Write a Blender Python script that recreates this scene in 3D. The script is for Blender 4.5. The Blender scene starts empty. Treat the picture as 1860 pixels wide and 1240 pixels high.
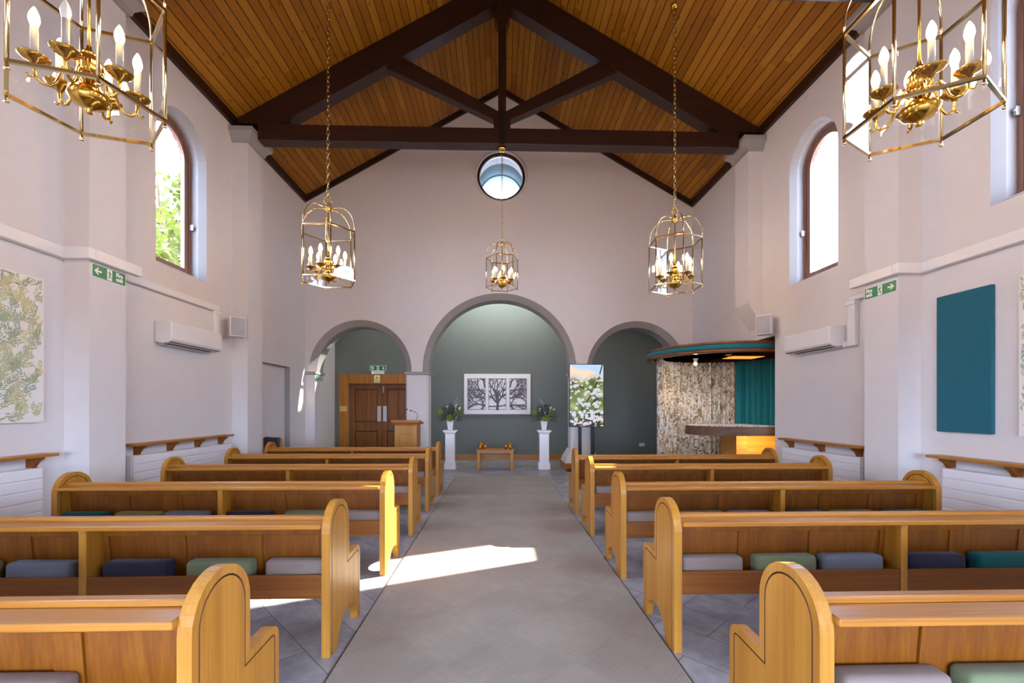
import bpy, bmesh, math, random
from mathutils import Vector, Matrix
from mathutils.geometry import tessellate_polygon
import numpy as np

random.seed(7)
PI = math.pi
S = bpy.context.scene
COL = S.collection

# ------------------------------------------------------------------ mesh builder
class MB:
    def __init__(s):
        s.v = []; s.f = []; s.m = []; s.sm = []
    def add(s, vs, fs, mi=0, smooth=False):
        o = len(s.v)
        s.v += [tuple(p) for p in vs]
        for f in fs:
            s.f.append([o + i for i in f]); s.m.append(mi); s.sm.append(smooth)
        return s
    def box(s, x0, x1, y0, y1, z0, z1, mi=0):
        vs = [(x, y, z) for x in (x0, x1) for y in (y0, y1) for z in (z0, z1)]
        return s.add(vs, [(0, 1, 3, 2), (4, 6, 7, 5), (0, 4, 5, 1), (2, 3, 7, 6), (0, 2, 6, 4), (1, 5, 7, 3)], mi)
    def hexa(s, b, t, mi=0):                       # bottom quad, top quad
        return s.add(list(b) + list(t), [(3, 2, 1, 0), (4, 5, 6, 7), (0, 1, 5, 4), (1, 2, 6, 5), (2, 3, 7, 6), (3, 0, 4, 7)], mi)
    def tube(s, path, r, n=8, closed=False, mi=0, smooth=True, rot=0.0, caps=True):
        P = [Vector(p) for p in path]; L = len(P)
        R = r if isinstance(r, (list, tuple)) else [r] * L
        rings = []; up = None
        for i, p in enumerate(P):
            if closed: t = P[(i + 1) % L] - P[i - 1]
            elif i == 0: t = P[1] - P[0]
            elif i == L - 1: t = P[-1] - P[-2]
            else: t = (P[i + 1] - P[i]).normalized() + (P[i] - P[i - 1]).normalized()
            t.normalize()
            if up is None:
                a = Vector((0, 0, 1)) if abs(t.z) < .9 else Vector((0, 1, 0))
                up = (a - t * a.dot(t)).normalized()
            else:
                up = (up - t * up.dot(t))
                if up.length < 1e-6: up = t.orthogonal()
                up.normalize()
            sd = t.cross(up)
            k = 1.0
            if n == 4 and 0 < i < L - 1 or closed:
                d1 = (P[(i + 1) % L] - P[i]).normalized()
                k = 1.0 / max(.5, abs(d1.dot(t)))
            rings.append([p + (up * math.cos(2 * PI * j / n + rot) + sd * math.sin(2 * PI * j / n + rot) * k) * R[i] for j in range(n)])
        vs = [q for g in rings for q in g]; fs = []
        m = L if closed else L - 1
        for i in range(m):
            for j in range(n):
                a = i * n + j; b = i * n + (j + 1) % n; c = ((i + 1) % L) * n + (j + 1) % n; d = ((i + 1) % L) * n + j
                fs.append((a, b, c, d))
        if not closed and caps:
            fs.append(tuple(range(n))[::-1]); fs.append(tuple((L - 1) * n + j for j in range(n)))
        return s.add(vs, fs, mi, smooth)
    def lathe(s, prof, n=20, c=(0, 0, 0), mi=0, smooth=True, sx=1, sy=1, gad=0, gn=12):
        vs = []; fs = []; L = len(prof)
        for (r, z) in prof:
            for j in range(n):
                a = 2 * PI * j / n
                rr = r * (1 + gad * math.cos(gn * a))
                vs.append((c[0] + rr * math.cos(a) * sx, c[1] + rr * math.sin(a) * sy, c[2] + z))
        for i in range(L - 1):
            for j in range(n):
                fs.append((i * n + j, i * n + (j + 1) % n, (i + 1) * n + (j + 1) % n, (i + 1) * n + j))
        if prof[0][0] > 1e-5: fs.append(tuple(range(n))[::-1])
        if prof[-1][0] > 1e-5: fs.append(tuple((L - 1) * n + j for j in range(n)))
        return s.add(vs, fs, mi, smooth)
    def ball(s, c, r, n=12, k=8, mi=0, sx=1, sy=1, sz=1):
        prof = [(r * math.sin(PI * i / k), -r * math.cos(PI * i / k) * sz) for i in range(k + 1)]
        return s.lathe(prof, n, c, mi, True, sx, sy)
    def prism(s, poly, f, w0, w1, holes=(), mi=0, side_mi=None):
        """poly/holes in (u,v); f(u,v,w)->xyz; a hole is a loop or a list of (loop, w)"""
        hl = []
        for h in holes:
            hl.append(h if isinstance(h[0][0], (list, tuple)) else [(h, w0), (h, w1)])
        for w, k in ((w0, 0), (w1, -1)):
            loops = [[Vector((p[0], p[1], 0)) for p in poly]] + [[Vector((p[0], p[1], 0)) for p in h[k][0]] for h in hl]
            flat = [p for l in loops for p in l]
            s.add([f(p.x, p.y, w) for p in flat], [tuple(t) for t in tessellate_polygon(loops)], mi)
        n = len(poly)
        s.add([f(p[0], p[1], w0) for p in poly] + [f(p[0], p[1], w1) for p in poly],
              [(i, (i + 1) % n, n + (i + 1) % n, n + i) for i in range(n)], mi if side_mi is None else side_mi)
        for h in hl:
            n = len(h[0][0])
            for (l0, a), (l1, b) in zip(h[:-1], h[1:]):
                s.add([f(p[0], p[1], a) for p in l0] + [f(p[0], p[1], b) for p in l1],
                      [(i, (i + 1) % n, n + (i + 1) % n, n + i) for i in range(n)], mi if side_mi is None else side_mi)
        return s

def obj(name, mb, mat, parent=None, loc=None, rot=None, bevel=0, seg=2, merge=True, recalc=True, smooth_angle=None):
    me = bpy.data.meshes.new(name)
    me.from_pydata(mb.v, [], mb.f)
    for p, mi, sm in zip(me.polygons, mb.m, mb.sm):
        p.material_index = mi; p.use_smooth = sm
    mats = mat if isinstance(mat, (list, tuple)) else [mat]
    for x in mats: me.materials.append(x)
    bm = bmesh.new(); bm.from_mesh(me)
    if merge: bmesh.ops.remove_doubles(bm, verts=bm.verts, dist=1e-5)
    if recalc: bmesh.ops.recalc_face_normals(bm, faces=bm.faces)
    bm.to_mesh(me); bm.free()
    me.update()
    o = bpy.data.objects.new(name, me); COL.objects.link(o)
    if parent is not None: o.parent = parent
    if loc is not None: o.location = loc
    if rot is not None: o.rotation_euler = rot
    if bevel:
        b = o.modifiers.new('Bevel', 'BEVEL'); b.width = bevel; b.segments = seg
        b.limit_method = 'ANGLE'; b.angle_limit = math.radians(40); b.harden_normals = False
    return o

def tag(o, label, cat, group=None, kind=None):
    o['label'] = label; o['category'] = cat
    if group: o['group'] = group
    if kind: o['kind'] = kind
    return o
def struct(o):
    o['kind'] = 'structure'; return o
def thing(name, label, cat, loc=(0, 0, 0), rot=(0, 0, 0), group=None):
    o = bpy.data.objects.new(name, None); COL.objects.link(o)
    o.empty_display_size = .1
    o.location = loc; o.rotation_euler = rot
    return tag(o, label, cat, group)
def dup(root, loc, rotz=0.0, label=None, scale=None):
    kids = list(root.children)
    r = root.copy(); COL.objects.link(r); r.location = loc
    e = list(root.rotation_euler); e[2] = rotz; r.rotation_euler = e
    if label: r['label'] = label
    if scale: r.scale = (scale,) * 3
    for ch in kids:
        c = ch.copy(); COL.objects.link(c); c.parent = r
        for g in ch.children:
            d = g.copy(); COL.objects.link(d); d.parent = c
    return r

# ------------------------------------------------------------------ materials
def lin(c):
    return c / 12.92 if c <= .04045 else ((c + .055) / 1.055) ** 2.4
def rgb(h):
    if isinstance(h, str):
        h = h.lstrip('#'); h = [int(h[i:i + 2], 16) / 255 for i in (0, 2, 4)]
        return tuple(lin(c) for c in h) + (1,)
    return tuple(h) + (1,) if len(h) == 3 else tuple(h)
def nd(nt, typ, ins=None, **at):
    n = nt.nodes.new(typ)
    for k, v in at.items(): setattr(n, k, v)
    for k, v in (ins or {}).items():
        sk = n.inputs[k]
        if isinstance(v, bpy.types.NodeSocket): nt.links.new(v, sk)
        else: sk.default_value = v
    return n
def base(name):
    m = bpy.data.materials.new(name); m.use_nodes = True
    nt = m.node_tree; b = nt.nodes['Principled BSDF']
    return m, nt, b
def mth(nt, op, a, b=None, c=None):
    ins = {0: a}
    if b is not None: ins[1] = b
    if c is not None: ins[2] = c
    return nd(nt, 'ShaderNodeMath', ins, operation=op).outputs[0]
def ramp(nt, fac, stops, interp='LINEAR'):
    r = nd(nt, 'ShaderNodeValToRGB', {0: fac}); cr = r.color_ramp; cr.interpolation = interp
    while len(cr.elements) < len(stops): cr.elements.new(.5)
    for e, (p, c) in zip(cr.elements, stops): e.position = p; e.color = rgb(c)
    return r.outputs[0]
def mix(nt, fac, a, b, mode='MIX'):
    n = nd(nt, 'ShaderNodeMix', data_type='RGBA', blend_type=mode)
    for k, v in ((0, fac), (6, a), (7, b)):
        if isinstance(v, bpy.types.NodeSocket): nt.links.new(v, n.inputs[k])
        else: n.inputs[k].default_value = v if k == 0 else rgb(v)
    return n.outputs[2]
def noise(nt, vec, scale, detail=2, rough=.5, dist=0, dim='3D'):
    n = nd(nt, 'ShaderNodeTexNoise', {'Scale': scale, 'Detail': detail, 'Roughness': rough, 'Distortion': dist}, noise_dimensions=dim)
    if vec is not None: nt.links.new(vec, n.inputs['Vector'])
    return n.outputs[0]
def coords(nt, kind='Object', scale=(1, 1, 1), rot=(0, 0, 0), rand=False):
    t = nd(nt, 'ShaderNodeTexCoord').outputs[kind]
    if rand:
        r = nd(nt, 'ShaderNodeObjectInfo').outputs['Random']
        v = nd(nt, 'ShaderNodeVectorMath', {0: (7.3, 3.1, 5.7)}, operation='SCALE')
        nt.links.new(r, v.inputs['Scale'])
        t = nd(nt, 'ShaderNodeVectorMath', {0: t, 1: v.outputs[0]}, operation='ADD').outputs[0]
    return nd(nt, 'ShaderNodeMapping', {'Vector': t, 'Scale': scale, 'Rotation': rot}).outputs[0]
def bump(nt, b, h, strength=.2, dist=.01):
    n = nd(nt, 'ShaderNodeBump', {'Strength': strength, 'Distance': dist, 'Height': h})
    nt.links.new(n.outputs[0], b.inputs['Normal'])

def plain(name, col, rough=.5, metal=0, spec=.5, var=.06, bscale=0, bstr=.1, coat=0):
    m, nt, b = base(name)
    v = coords(nt)
    n = noise(nt, v, 6, 3)
    c = rgb(col)
    lo = tuple(x * (1 - var) for x in c[:3]); hi = tuple(min(1, x * (1 + var)) for x in c[:3])
    nt.links.new(ramp(nt, n, [(.3, lo), (.7, hi)]), b.inputs['Base Color'])
    b.inputs['Roughness'].default_value = rough; b.inputs['Metallic'].default_value = metal
    b.inputs['Specular IOR Level'].default_value = spec
    b.inputs['Coat Weight'].default_value = coat
    if bscale: bump(nt, b, noise(nt, v, bscale, 4), bstr, .004)
    return m

def wood(name, dark, mid, light, axis='x', rough=.33, coat=.25, scale=1.0, contrast=1.0):
    m, nt, b = base(name)
    k = {'x': (.8, 14, 14), 'y': (14, .8, 14), 'z': (14, 14, .8)}[axis]
    v = coords(nt, scale=tuple(q * scale for q in k), rand=True)
    n1 = noise(nt, v, 1.0, 3, .5, .35)
    v2 = coords(nt, scale=tuple(q * scale * (6 if q > 2 else 2.2) for q in k), rand=True)
    n2 = noise(nt, v2, 1.0, 3, .6, .2)
    f = mth(nt, 'ADD', mth(nt, 'MULTIPLY', n1, .55), mth(nt, 'MULTIPLY', n2, .45))
    c = ramp(nt, f, [(.5 - .24 * contrast, dark), (.5, mid), (.5 + .24 * contrast, light)])
    nt.links.new(c, b.inputs['Base Color'])
    b.inputs['Roughness'].default_value = rough
    b.inputs['Coat Weight'].default_value = coat; b.inputs['Coat Roughness'].default_value = .22; b.inputs['Specular IOR Level'].default_value = .35
    bump(nt, b, n2, .06, .003)
    return m

M = {}
M['wall'] = plain('wall_paint', '#d9d4d0', .75, var=.015, spec=.25, bscale=60, bstr=.05)
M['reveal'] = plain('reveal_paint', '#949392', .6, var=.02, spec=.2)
M['grey'] = plain('stone_grey_paint', '#9c9894', .6, var=.02, spec=.3)
M['white'] = plain('white_gloss', '#e8e6e6', .35, var=.01)
M['plastic'] = plain('white_plastic', '#e4e2df', .4, var=.01)
M['spk'] = plain('speaker_grille', '#a3a1a0', .7, var=.05, bscale=300, bstr=.3)
M['spkw'] = plain('speaker_case', '#dcdad8', .45, var=.01)
M['black'] = plain('black_plastic', '#141416', .35, var=.05)
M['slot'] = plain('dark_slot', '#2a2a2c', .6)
M['sage'] = plain('sage_wall_paint', '#6f7470', .7, var=.02, spec=.25)
for a in 'xyz':
    M['oak' + a] = wood('oak_' + a, '#5f3105', '#7a440b', '#915a16', a, .42, .08)
    M['dk' + a] = wood('dark_beam_' + a, '#1d0d07', '#2b150c', '#3a1e12', a, .45, .1)
    M['ch' + a] = wood('cherry_' + a, '#824a14', '#a3681f', '#b87f30', a)
M['ledge'] = wood('oak_ledge', '#8c5216', '#ab6f26', '#c08638', 'x', .36, .12)  # same oak as the pews, lightened to paint in light from above
M['shelf'] = wood('oak_shelf', '#8c5418', '#a86f2a', '#bb843c', 'y', .36, .12)
M['leafw'] = wood('door_leaf_wood', '#5c310c', '#7a4611', '#915a1e', 'z', .4, .1)
M['groove'] = plain('groove_shade', '#4a2608', .6)  # darker tone painted in as shade for pew grooves and door panel recesses
M['endoak'] = wood('oak_end_panel', '#935d19', '#ac7526', '#c08c37', 'z', .38, .12)
M['slabw'] = wood('walnut_slab', '#4b3423', '#62462f', '#7a5940', 'x', .55, 0)
M['canw'] = wood('canopy_wood', '#5a2c0e', '#7a4016', '#945322', 'x', .25, .4, .7)
M['brass'] = plain('polished_brass', '#d6a94c', .16, 1, var=.03)
M['palebrass'] = plain('pale_brass', '#e2cc98', .14, 1, var=.03)
M['chain'] = plain('brass_chain', '#c8ab70', .25, 1, var=.05)
M['steel'] = plain('brushed_steel', '#b9b6b0', .35, 1, var=.04)
M['sleeve'] = plain('candle_sleeve', '#b5afa3', .5, var=.01)
M['navyl'] = plain('navy_leather', '#23253c', .4)
M['ivory'] = plain('ivory_plaque', '#c9a863', .4, var=.03)
M['frame'] = wood('brown_window_frame', '#63463a', '#7d5c4c', '#937262', 'z', .4)
M['signg'] = plain('sign_green', '#04804f', .4, var=.02)
M['signw'] = plain('sign_white', '#eceeea', .4, var=.01)
M['signy'] = plain('sign_yellow', '#e6c400', .4, var=.02)
M['lawn'] = plain('neutral_ground', '#8f8078', .9, var=.15)  # unseen ground, greyed to keep green bounce light out of the room
M['bark'] = plain('tree_bark', '#5a4a38', .9, var=.2, bscale=20, bstr=.5)

def fabric(name, col, var=.1, sc=350):
    m, nt, b = base(name)
    v = coords(nt)
    n = noise(nt, v, sc, 2); n2 = noise(nt, v, 9, 2)
    f = mth(nt, 'ADD', mth(nt, 'MULTIPLY', n, .5), mth(nt, 'MULTIPLY', n2, .5))
    c = rgb(col)
    nt.links.new(ramp(nt, f, [(.3, tuple(x * (1 - var) for x in c[:3])), (.7, tuple(min(1, x * (1 + var)) for x in c[:3]))]), b.inputs['Base Color'])
    b.inputs['Roughness'].default_value = .85; b.inputs['Specular IOR Level'].default_value = .2
    b.inputs['Sheen Weight'].default_value = .15
    bump(nt, b, n, .15, .002)
    return m
CUSH = {'beige': '#85766d', 'sage green': '#717b5c', 'blue-grey': '#6b717e', 'navy': '#29293a', 'olive': '#82794c', 'teal': '#0d5a5c'}
for k, c in CUSH.items(): M['c_' + k] = fabric('cushion_' + k.replace(' ', '_').replace('-', '_'), c)
M['tealf'] = fabric('teal_panel_fabric', '#1c5f6d', .04, 250)
M['tealc'] = fabric('teal_curtain', '#1f7a80', .08, 200)
M['tealb'] = fabric('teal_band', '#1f7078', .05, 200)
M['print0'] = fabric('print_ground', '#e6e3da', .03, 200)
for i, c in enumerate(('#a3ac88', '#bcbd96', '#cfc58c', '#9db0a3')): M['print%d' % (i + 1)] = fabric('print_leaf_%d' % i, c, .08, 200)

# ceiling boards
def ceil_mat():
    m, nt, b = base('ceiling_boards')
    t = nd(nt, 'ShaderNodeTexCoord').outputs['Object']
    sp = nd(nt, 'ShaderNodeSeparateXYZ', {0: t})
    ax = mth(nt, 'ABSOLUTE', sp.outputs[0]); q = mth(nt, 'DIVIDE', ax, .108)
    fl = mth(nt, 'FLOOR', q); fr = mth(nt, 'FRACT', q)
    idn = mth(nt, 'ADD', fl, mth(nt, 'MULTIPLY', mth(nt, 'GREATER_THAN', sp.outputs[0], 0.0), 171.3))
    r0 = nd(nt, 'ShaderNodeTexWhiteNoise', {'W': idn}, noise_dimensions='1D').outputs[0]
    yy = mth(nt, 'ADD', mth(nt, 'DIVIDE', sp.outputs[1], 3.3), mth(nt, 'MULTIPLY', r0, 7.0))
    seg = mth(nt, 'FLOOR', yy)
    r1 = nd(nt, 'ShaderNodeTexWhiteNoise', {'W': mth(nt, 'ADD', mth(nt, 'MULTIPLY', idn, 13.7), seg)}, noise_dimensions='1D').outputs[0]
    cv = nd(nt, 'ShaderNodeCombineXYZ', {0: mth(nt, 'MULTIPLY', q, 1.0), 1: mth(nt, 'ADD', sp.outputs[1], mth(nt, 'MULTIPLY', r1, 40)), 2: mth(nt, 'MULTIPLY', idn, 3.7)}).outputs[0]
    g = noise(nt, nd(nt, 'ShaderNodeMapping', {'Vector': cv, 'Scale': (4, .9, 1)}).outputs[0], 1.0, 4, .6, .5)
    f = mth(nt, 'ADD', mth(nt, 'MULTIPLY', g, .55), mth(nt, 'MULTIPLY', r1, .45))
    c = ramp(nt, f, [(.2, '#84500e'), (.5, '#996213'), (.8, '#ac7622')])
    vo = nd(nt, 'ShaderNodeTexVoronoi', {'Vector': nd(nt, 'ShaderNodeMapping', {'Vector': cv, 'Scale': (1.3, 3.4, 1)}).outputs[0], 'Scale': 1.0, 'Randomness': 1.0}, feature='F1')
    kn = ramp(nt, vo.outputs['Distance'], [(.08, (1, 1, 1)), (.17, (0, 0, 0))])
    kn2 = nd(nt, 'ShaderNodeSeparateColor', {0: kn}).outputs[0]
    c = mix(nt, mth(nt, 'MULTIPLY', kn2, .75), c, '#4a2006')
    ed = mth(nt, 'MINIMUM', fr, mth(nt, 'SUBTRACT', 1.0, fr))
    gr = nd(nt, 'ShaderNodeMapRange', {0: ed, 1: 0.02, 2: .07, 3: 1.0, 4: 0.0}).outputs[0]
    c = mix(nt, gr, c, '#2e1404')
    nt.links.new(c, b.inputs['Base Color'])
    b.inputs['Roughness'].default_value = .55; b.inputs['Specular IOR Level'].default_value = .3
    bump(nt, b, mth(nt, 'SUBTRACT', 1.0, gr), .5, .01)
    return m
M['ceil'] = ceil_mat()

def carpet_mat():
    m, nt, b = base('grey_carpet_tiles')
    v = coords(nt, rot=(0, 0, PI / 4), scale=(2, 2, 2))
    ck = nd(nt, 'ShaderNodeTexChecker', {'Vector': v, 'Color1': (1, 1, 1, 1), 'Color2': (0, 0, 0, 1), 'Scale': 1.0}).outputs['Fac']
    o = coords(nt)
    n = noise(nt, o, 420, 2, .6); n2 = noise(nt, o, 3, 3)
    w1 = noise(nt, nd(nt, 'ShaderNodeMapping', {'Vector': v, 'Scale': (3, 130, 1)}).outputs[0], 1.0, 2)
    w2 = noise(nt, nd(nt, 'ShaderNodeMapping', {'Vector': v, 'Scale': (130, 3, 1)}).outputs[0], 1.0, 2)
    w = nd(nt, 'ShaderNodeMix', {0: ck, 2: w1, 3: w2}, data_type='FLOAT').outputs[0]
    f = mth(nt, 'ADD', mth(nt, 'ADD', mth(nt, 'MULTIPLY', n, .6), mth(nt, 'MULTIPLY', w, .25)), mth(nt, 'MULTIPLY', n2, .15))
    c = ramp(nt, f, [(.32, '#7a7064'), (.5, '#998f81'), (.7, '#b6ab9d')])
    c = mix(nt, mth(nt, 'MULTIPLY', ck, .09), c, '#5a5758')
    nt.links.new(c, b.inputs['Base Color'])
    b.inputs['Roughness'].default_value = .95; b.inputs['Specular IOR Level'].default_value = .1
    b.inputs['Sheen Weight'].default_value = .1
    bump(nt, b, f, .6, .004)
    return m
M['carpet'] = carpet_mat()

def tile_mat():
    m, nt, b = base('grey_stone_tile')
    v = coords(nt, rot=(0, 0, PI / 4 + .05))
    br = nd(nt, 'ShaderNodeTexBrick', {'Vector': v, 'Color1': (.25, .25, .25, 1), 'Color2': (.75, .75, .75, 1), 'Mortar': (0, 0, 0, 1), 'Scale': 1.0,
            'Mortar Size': .0022, 'Bias': 0.0, 'Brick Width': .61, 'Row Height': .305})
    o = coords(nt)
    n = noise(nt, o, 3.2, 6, .62, .8); n2 = noise(nt, o, 14, 4, .6, .3)
    rr = nd(nt, 'ShaderNodeSeparateColor', {0: br.outputs['Color']}).outputs[0]
    f = mth(nt, 'ADD', mth(nt, 'ADD', mth(nt, 'MULTIPLY', n, .6), mth(nt, 'MULTIPLY', n2, .25)), mth(nt, 'MULTIPLY', rr, .15))
    c = ramp(nt, f, [(.36, '#7d7b7d'), (.52, '#9b999a'), (.68, '#bdbbba')])
    c = mix(nt, br.outputs['Fac'], c, '#3a393c')
    nt.links.new(c, b.inputs['Base Color'])
    b.inputs['Roughness'].default_value = .38; b.inputs['Specular IOR Level'].default_value = .45
    bump(nt, b, mth(nt, 'SUBTRACT', 1.0, br.outputs['Fac']), .3, .003)
    return m
M['tile'] = tile_mat()

def brick_mat():
    m, nt, b = base('red_brick')
    v = coords(nt, rot=(0, PI / 2, PI / 2))
    br = nd(nt, 'ShaderNodeTexBrick', {'Vector': v, 'Color1': rgb('#8f4f3c'), 'Color2': rgb('#a8634a'), 'Mortar': rgb('#b8aea2'), 'Scale': 1.0,
            'Mortar Size': .008, 'Brick Width': .225, 'Row Height': .075})
    nt.links.new(br.outputs['Color'], b.inputs['Base Color']); b.inputs['Roughness'].default_value = .9
    return m
M['brick'] = brick_mat()

def glass_mat(name, tint=(.985, .99, .99), refl=.9):
    m = bpy.data.materials.new(name); m.use_nodes = True; nt = m.node_tree; nt.nodes.clear()
    fr = nd(nt, 'ShaderNodeFresnel', {'IOR': 1.5}).outputs[0]
    tr = nd(nt, 'ShaderNodeBsdfTransparent', {'Color': tint + (1,)}).outputs[0]
    gl = nd(nt, 'ShaderNodeBsdfGlossy', {'Color': (1, 1, 1, 1), 'Roughness': .02}).outputs[0]
    mx = nd(nt, 'ShaderNodeMixShader', {0: mth(nt, 'MULTIPLY', mth(nt, 'MULTIPLY', fr, refl), mth(nt, 'SUBTRACT', 1.0, nd(nt, 'ShaderNodeNewGeometry').outputs['Backfacing'])), 1: tr, 2: gl}).outputs[0]
    o = nd(nt, 'ShaderNodeOutputMaterial', {0: mx})
    return m
M['glass'] = glass_mat('clear_glass', (.97, .975, .98), 1.0)
M['wglass'] = glass_mat('window_glass', refl=.5)

def emit(name, col, st):
    m, nt, b = base(name)
    b.inputs['Base Color'].default_value = rgb(col)
    b.inputs['Emission Color'].default_value = rgb(col); b.inputs['Emission Strength'].default_value = st
    return m
M['bulb'] = emit('lit_bulb', (1.0, .60, .25), 178)
M['bulboff'] = plain('unlit_bulb', '#efe9da', .15, var=.01)
M['flame'] = emit('candle_flame', (1, .62, .2), 8)
M['spot'] = emit('downlight_lamp', (1, .72, .42), 260)
M['led'] = emit('green_led', (.3, 1, .5), 3)
M['goldglass'] = plain('gold_mirror_glass', '#d59a3a', .18, .75, var=.15)

def leaf_mat(name, c0, c1, trans=.0):
    m, nt, b = base(name)
    v = coords(nt); n = noise(nt, v, 8, 3)
    nt.links.new(ramp(nt, n, [(.3, c0), (.7, c1)]), b.inputs['Base Color'])
    b.inputs['Roughness'].default_value = .6
    if trans:
        out = nt.nodes['Material Output']
        tl = nd(nt, 'ShaderNodeBsdfTranslucent', {'Color': rgb(c1)}).outputs[0]
        mx = nd(nt, 'ShaderNodeMixShader', {0: trans, 1: b.outputs[0], 2: tl}).outputs[0]
        nt.links.new(mx, out.inputs[0])
    return m
M['treeleaf'] = leaf_mat('tree_leaf', '#3f4c14', '#636f26', .35)
M['fol'] = leaf_mat('dark_foliage', '#2c3a33', '#4d5f50')
M['fol2'] = leaf_mat('grey_foliage', '#4a4646', '#6c6a62')
M['lime'] = leaf_mat('lime_bloom', '#66802a', '#98b03e')
M['cream'] = leaf_mat('cream_petal', '#e2dccb', '#f4f0e4')
M['sprig'] = leaf_mat('white_sprig', '#b9b7ac', '#dcdad0')

def curtain_mat():
    m, nt, b = base('patterned_curtain')
    v = nd(nt, 'ShaderNodeTexCoord').outputs['UV']
    a = noise(nt, v, 5, 5, .65, 1.2); c1 = noise(nt, nd(nt, 'ShaderNodeMapping', {'Vector': v, 'Location': (5, 3, 0)}).outputs[0], 9, 4, .6, .8)
    d1 = noise(nt, nd(nt, 'ShaderNodeMapping', {'Vector': v, 'Location': (15, 8, 0)}).outputs[0], 12, 4, .7, 1.5)
    c = ramp(nt, a, [(.36, '#9a8264'), (.46, '#d6cab4'), (.56, '#f0ece4')])
    c = mix(nt, nd(nt, 'ShaderNodeMapRange', {0: c1, 1: .58, 2: .62, 3: 0., 4: .9}).outputs[0], c, '#8b7c2c')
    c = mix(nt, nd(nt, 'ShaderNodeMapRange', {0: d1, 1: .56, 2: .60, 3: 0., 4: .9}).outputs[0], c, '#3c4140')
    c = mix(nt, nd(nt, 'ShaderNodeMapRange', {0: d1, 1: .40, 2: .36, 3: 0., 4: .7}).outputs[0], c, '#6d5c48')
    nt.links.new(c, b.inputs['Base Color']); b.inputs['Roughness'].default_value = .85
    b.inputs['Specular IOR Level'].default_value = .15
    return m
M['curt'] = curtain_mat()

# ------------------------------------------------------------------ room constants
W, PIL, YG, YG2, YB = 4.4, 4.155, 10.35, 10.84, 12.2
RIDGE, SLOPE, EAVE, YR = 8.657, .575, 6.127, -3.6

def arch(c, half, sill, spring, n=20):
    """loop in (u,v): bottom-left, bottom-right, up and over"""
    L = [(c - half, sill), (c + half, sill)]
    for i in range(n + 1):
        a = PI * i / n
        L.append((c + half * math.cos(a), spring + half * math.sin(a)))
    return L
mapL = lambda u, v, w: (-W - w, u, v)
mapR = lambda u, v, w: (W + w, u, v)
mapG = lambda u, v, w: (u, YG + w, v)

WINS = [('left', 6.40, .5, 3.25, 4.96), ('right', 6.36, .5, 3.25, 4.95), ('right', 3.50, .5, 3.22, 4.93), ('left', 3.45, .5, 3.25, 4.96), ('left', .55, .5, 3.25, 4.96), ('right', .55, .5, 3.22, 4.93), ('left', -2.4, .5, 3.25, 4.96), ('right', -2.4, .5, 3.22, 4.93)]
def win_hole(c, h, s, sp):
    a = arch(c, h, s, sp); bq = arch(c, h - .05, s + .04, sp)
    return [(a, 0.0), (bq, .09), (bq, .26)]
for side, mp in (('left', mapL), ('right', mapR)):
    holes = [win_hole(c, h, s, sp) for (sd, c, h, s, sp) in WINS if sd == side]
    if side == 'left':
        poly = [(YR, 0), (8.5, 0), (8.5, 2.24), (9.6, 2.24), (9.6, 0), (YB + .2, 0), (YB + .2, EAVE + .02), (YR, EAVE + .02)]
    else:
        poly = [(YR, 0), (7.22, 0), (7.22, 2.56), (10.33, 2.56), (10.33, 0), (YB + .2, 0), (YB + .2, EAVE + .02), (YR, EAVE + .02)]
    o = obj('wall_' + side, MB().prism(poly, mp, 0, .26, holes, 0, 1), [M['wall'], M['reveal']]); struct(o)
    # brick outer leaf
    holes = [arch(c, h - .06, s + .02, sp) for (sd, c, h, s, sp) in WINS if sd == side]
    if side == 'left': poly = [(YR, -.3), (YB + .2, -.3), (YB + .2, EAVE + .02), (YR, EAVE + .02)]
    f2 = (lambda u, v, w: (-W - .265 - w, u, v)) if side == 'left' else (lambda u, v, w: (W + .265 + w, u, v))
    o = obj('wall_%s_outer' % side, MB().prism(poly, f2, 0, .075, holes), M['brick']); struct(o)
# left wall: shallow recess back
o = obj('wall_left_recess', MB().box(-W - .25, -W - .11, 8.45, 9.65, 0, 2.29), M['wall']); struct(o)
# rear wall with glazed opening for daylight (behind the viewpoint)
mapB = lambda u, v, w: (u, YR - w, v)
gp = [(-W - .26, 0), (W + .26, 0), (W + .26, EAVE - .13), (0, RIDGE), (-W - .26, EAVE - .13)]
o = obj('wall_rear', MB().prism(gp, mapB, 0, .26, [[(-3.6, .4), (3.6, .4), (3.6, 2.2), (-3.6, 2.2)]]), M['wall']); struct(o)
wr = MB()
for x in (-3.6, -2.4, -1.2, 0, 1.2, 2.4, 3.6): wr.box(x - .05, x + .05, YR - .16, YR - .08, .4, 2.2)
wr.box(-3.64, 3.64, YR - .16, YR - .08, .4, .48); wr.box(-3.64, 3.64, YR - .16, YR - .08, 2.12, 2.2)
o = struct(obj('window_7', wr, M['dkz']))

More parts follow.
